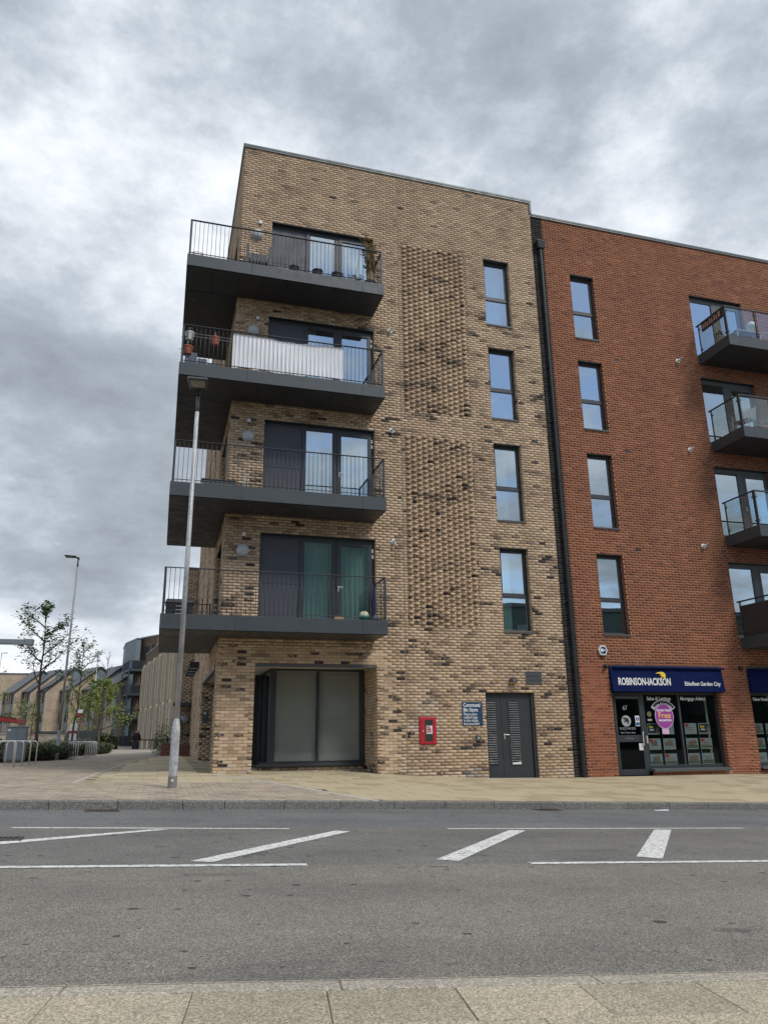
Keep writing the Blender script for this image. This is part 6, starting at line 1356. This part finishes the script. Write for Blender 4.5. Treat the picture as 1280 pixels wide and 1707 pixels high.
while s_ < LW-2.6:
    for zz0, zz1, k in ((1.1, 4.3, 0), (4.6, 9.4, 1)):
        for ds in (0, 1.65): mk('pier', wbox(s_+ds, s_+ds+.40, 0.0, .42, zz0, zz1), pier, wg)
        mk('slit_window', wbox(s_+.45, s_+1.55, 0.0, .03, zz0+.3, zz1-.2), M['room'], wg)
        mk('header', wbox(s_, s_+2.05, 0, .30, zz1, zz1+.3), pier, wg)
    mk('plinth_panel', wbox(s_, s_+1.5, 0, .35, .0, .95), pier, wg)
    s_ += 4.6; i += 1
up = empty('upper_setback', (0, 0, 0)); bpy.data.objects.remove(up)
mk('upper_wall', MB().prism([(-.85, 84), (6, 84.6), (6, 100), (-3.6, 100), (-3.05, 88.0)], 3, 14.05), M['farbrick2'], wg); mk('upper_coping', MB().prism([(-.80, 83.9), (6, 84.5), (6, 100), (-3.7, 100), (-3.1, 87.8)], 14.05, 14.25), M['coplip'], wg)
mk('upper_window', MB().prism([(-2.55, 86.9), (-1.85, 85.65), (-1.80, 85.70), (-2.50, 86.95)], 11.2, 12.9), M['room'], wg); mk('upper_window', MB().prism([(-1.42, 84.95), (-1.12, 84.4), (-1.07, 84.45), (-1.37, 85.0)], 11.4, 13.0), M['room'], wg)
tw = empty('clad_tower', (-4, 90, .3), 'grey blue clad stair tower with stacked dark balconies', 'building')
mk('cladding', MB().prism([(-3.45, 86.5), (-2.9, 86.7), (-2.8, 99), (-5.6, 99), (-5.05, 92.5)], .3, 13.9), M['clad'], tw); mk('parapet', MB().prism([(-3.43, 86.4), (-2.85, 86.6), (-2.75, 99), (-5.7, 99), (-5.12, 92.5)], 13.9, 14.05), M['coplip'], tw)
def bseg(mb, a, b, w, z0, z1): v = Vector((b[0]-a[0], b[1]-a[1])).normalized(); q = Vector((-v.y, v.x))*w/2; mb.hexa([(a[0]-q.x, a[1]-q.y, z0), (b[0]-q.x, b[1]-q.y, z0), (b[0]+q.x, b[1]+q.y, z0), (a[0]+q.x, a[1]+q.y, z0), (a[0]-q.x, a[1]-q.y, z1), (b[0]-q.x, b[1]-q.y, z1), (b[0]+q.x, b[1]+q.y, z1), (a[0]+q.x, a[1]+q.y, z1)]); return mb
C0, C1, C2 = (-5.0, 89.2), (-4.02, 83.6), (-2.35, 84.2); C3 = (-2.6, 87.5)
for k, zf in enumerate((9.5, 6.45, 3.3)):
    b_ = mk('balcony', MB().prism([C1, C2, C3, C0], zf, zf+.28), M['fascia'], tw)
    mb = MB()
    for p, q in ((C0, C1), (C1, C2)): bseg(mb, p, q, .06, zf+1.32, zf+1.38)
    mk('handrail', mb, M['dark'], b_)
    mb = MB()
    for p, q, n in ((C0, C1, 22), (C1, C2, 12)):
        for i in range(n): t = i/n; mb.box(p[0]+(q[0]-p[0])*t-.03, p[0]+(q[0]-p[0])*t+.03, p[1]+(q[1]-p[1])*t-.03, p[1]+(q[1]-p[1])*t+.03, zf+.28, zf+1.32)
    mk('baluster', mb, M['dark'], b_)
    mk('privacy_panel', bseg(MB(), (C1[0]+.35, C1[1]+.2), (C2[0]-.03, C2[1]+.08), .03, zf+.3, zf+1.28), M['black'], b_) if k < 2 else None
    mk('balcony_glazing', bseg(MB(), (-3.9, 88.4), (-2.75, 87.0), .06, zf-.3+(-2.6), zf-.3) , M['clad'], tw) if False else None
mk('inner_wall', MB().prism([(-3.2, 86.3), (-2.62, 86.2), (-2.62, 86.6), (-3.2, 86.7)], .3, 9.5), M['farbrick2'], tw)
for zf in (.3, 3.58, 6.73): mk('window', MB().prism([(-4.55, 89.4), (-3.55, 86.35), (-3.5, 86.45), (-4.5, 89.5)], zf+.2, zf+2.6), plain('far_pane', (.20, .25, .28), .3) if 'far_pane' not in bpy.data.materials else bpy.data.materials['far_pane'], tw)
for p in (C0, C1, C2): mk('post', MB().box(p[0]-.07, p[0]+.07, p[1]-.07, p[1]+.07, .2, 9.5), M['dark'], tw)
fn = empty('yard_fence', (-4, 84, .3), 'dark vertical rail fence at the foot of the grey tower', 'fence'); mb = MB()
for j in range(26): t = j/26; x, y = -5.35+(2.1)*t, 90.5-6.2*t; mk('rail', MB().box(x-.03, x+.045, y-.02, y+.02, .3, 1.5), M['dark'], fn)
mk('top_rail', bseg(MB(), (-5.35, 90.5), (-3.25, 84.3), .05, 1.5, 1.56), M['dark'], fn); mk('back_sheet', bseg(MB(), (-5.30, 90.6), (-3.20, 84.4), .03, .35, 1.45), M['black'], fn)
tag(mk('towel', MB().box(-3.92, -3.78, 83.45, 83.50, 9.75, 10.25), plain('blue_cloth', (.03, .09, .42), .8), None), 'bright blue cloth hung on the top balcony of the grey tower', 'cloth')

# ------------------------------------------------------------------ person walking away
def person(x, y, label):
    z = H(x, y); e = empty('person', (x, y, z), label, 'person')
    V = {'pelvis': (0, 0, .95, .14, .10), 'waist': (0, 0, 1.08, .14, .10), 'chest': (0, -.01, 1.30, .19, .12), 'neck': (0, 0, 1.47, .06, .06), 'head': (0, -.01, 1.60, .085, .10), 'crown': (0, -.01, 1.70, .07, .08),
         'hipl': (-.085, 0, .90, .06, .07), 'kneel': (-.085, .12, .50, .042, .05), 'ankl': (-.10, .02, .09, .045, .045), 'toel': (-.10, .16, .03, .04, .03),
         'hipr': (.085, 0, .90, .06, .07), 'kneer': (.085, .0, .50, .042, .05), 'ankr': (.10, -.20, .12, .045, .045), 'toer': (.10, -.10, .03, .04, .03),
         'shl': (-.19, 0, 1.40, .07, .07), 'ell': (-.28, -.04, 1.12, .055, .055), 'wrl': (-.30, .05, .88, .038, .038), 'hal': (-.30, .08, .79, .035, .03),
         'shr': (.19, 0, 1.40, .07, .07), 'elr': (.27, .02, 1.12, .055, .055), 'wrr': (.26, .14, .92, .038, .038), 'har': (.25, .18, .85, .035, .03)}
    E_ = [('pelvis', 'waist'), ('waist', 'chest'), ('chest', 'neck'), ('neck', 'head'), ('head', 'crown'), ('pelvis', 'hipl'), ('hipl', 'kneel'), ('kneel', 'ankl'), ('ankl', 'toel'), ('pelvis', 'hipr'), ('hipr', 'kneer'), ('kneer', 'ankr'), ('ankr', 'toer'), ('chest', 'shl'), ('shl', 'ell'), ('ell', 'wrl'), ('wrl', 'hal'), ('chest', 'shr'), ('shr', 'elr'), ('elr', 'wrr'), ('wrr', 'har')]
    ks = list(V); me = bpy.data.meshes.new('body'); me.from_pydata([V[k][:3] for k in ks], [(ks.index(a), ks.index(b)) for a, b in E_], []); ob = bpy.data.objects.new('body', me); COL.objects.link(ob)
    sk_ = ob.modifiers.new('skin', 'SKIN'); layer = me.skin_vertices[0] if len(me.skin_vertices) else None
    if layer is None:
        bm = bmesh.new(); bm.from_mesh(me); lay_ = bm.verts.layers.skin.verify(); bm.verts.ensure_lookup_table()
        for i, k in enumerate(ks): bm.verts[i][lay_].radius = V[k][3:5]; bm.verts[i][lay_].use_root = (i == 0)
        bm.to_mesh(me); bm.free()
    sb_ = ob.modifiers.new('sub', 'SUBSURF'); sb_.levels = 2; sb_.render_levels = 2
    bpy.context.view_layer.update(); dg = bpy.context.evaluated_depsgraph_get(); m2 = bpy.data.meshes.new_from_object(ob.evaluated_get(dg)); bpy.data.objects.remove(ob)
    for m_ in (M['jacket'], M['jeans'], M['skin']): m2.materials.append(m_)
    for p in m2.polygons:
        c = p.center; p.use_smooth = True; p.material_index = 2 if ((c.z > 1.52 and abs(c.x) < .12) or (c.z < .835 and abs(c.x) > .22 and c.z > .7)) else (0 if (c.z > .86 or abs(c.x) > .2) else 1)
    body = bpy.data.objects.new('body', m2); COL.objects.link(body); body.parent = e
    j = MB(); j.lathe([(.16, .90), (.16, 1.0), (.175, 1.2), (.20, 1.36), (.15, 1.45), (.07, 1.50)], (0, 0, 0), 16); jo = mk('coat', j, M['jacket'], None, smooth='all', origin=(0, 0, 0)); jo.scale = (1.02, .66, 1); jo.parent = e; jo.location = (0, 0, 0)
    hmb = MB(); hmb.ball((0, -.035, 1.645), .118, 14, 0, 1.12); ho = mk('hair', hmb, M['black'], None, smooth='all', origin=(0, 0, 0)); ho.parent = e; ho.location = (0, 0, 0)
    e.rotation_euler = (0, 0, .1); return e
person(-1.96, 61.8, 'person in dark coat and dark jeans walking away down the side path')

# ------------------------------------------------------------------ across the road, behind the viewer (seen only in the glass)
ob_ = empty('opposite_building', (20, -50, 0), 'long building wrapped in dark teal sheeting across the road', 'building')
mk('wall', MB().box(24, 62, -58, -48, -1, 13.2).box(-14, 24, -58, -48, -1, 19.8), M['tealwall'], ob_); mk('roof_edge', MB().box(24.1, 62.2, -58.2, -47.8, 13.2, 13.6).box(-14.2, 24.2, -58.2, -47.8, 19.8, 20.2), M['coping'], ob_)
for i in range(11):
    for j in range(3): mk('window', MB().box(-10+i*6.2, -8.2+i*6.2, -47.97, -47.9, 3+j*3.4, 4.7+j*3.4), M['clad'], ob_)

lt = MB(); lt._a([(8.60, -6.32, H(8.6, -6.3)+.004), (8.86, -6.36, H(8.86, -6.36)+.004), (8.92, -6.24, H(8.92, -6.24)+.02), (8.66, -6.20, H(8.66, -6.2)+.005), (8.60, -6.32, H(8.6, -6.3)+.008), (8.86, -6.36, H(8.86, -6.36)+.009), (8.92, -6.24, H(8.92, -6.24)+.025), (8.66, -6.20, H(8.66, -6.2)+.01)], [(0, 3, 2, 1), (4, 5, 6, 7), (0, 1, 5, 4), (1, 2, 6, 5), (2, 3, 7, 6), (3, 0, 4, 7)])
tag(mk('litter', lt, M['white'], None), 'crumpled white paper lying in the gutter below the estate agent shop', 'litter')
rg = random.Random(33); gr_ = MB()
for _ in range(420):
    x = rg.uniform(-3, 13); y = yk(x)-abs(rg.gauss(0, .05))-.01; leafq(gr_, Vector((x, y, H(x, y)+.008)), rg.uniform(.012, .04), rg, 0 if rg.random() < .7 else 1)
tag(mk('gutter_grit', gr_, [M['soil'], M['bamboo']], None), 'dry leaf scraps and grit gathered along the far gutter', 'debris', kind='stuff')
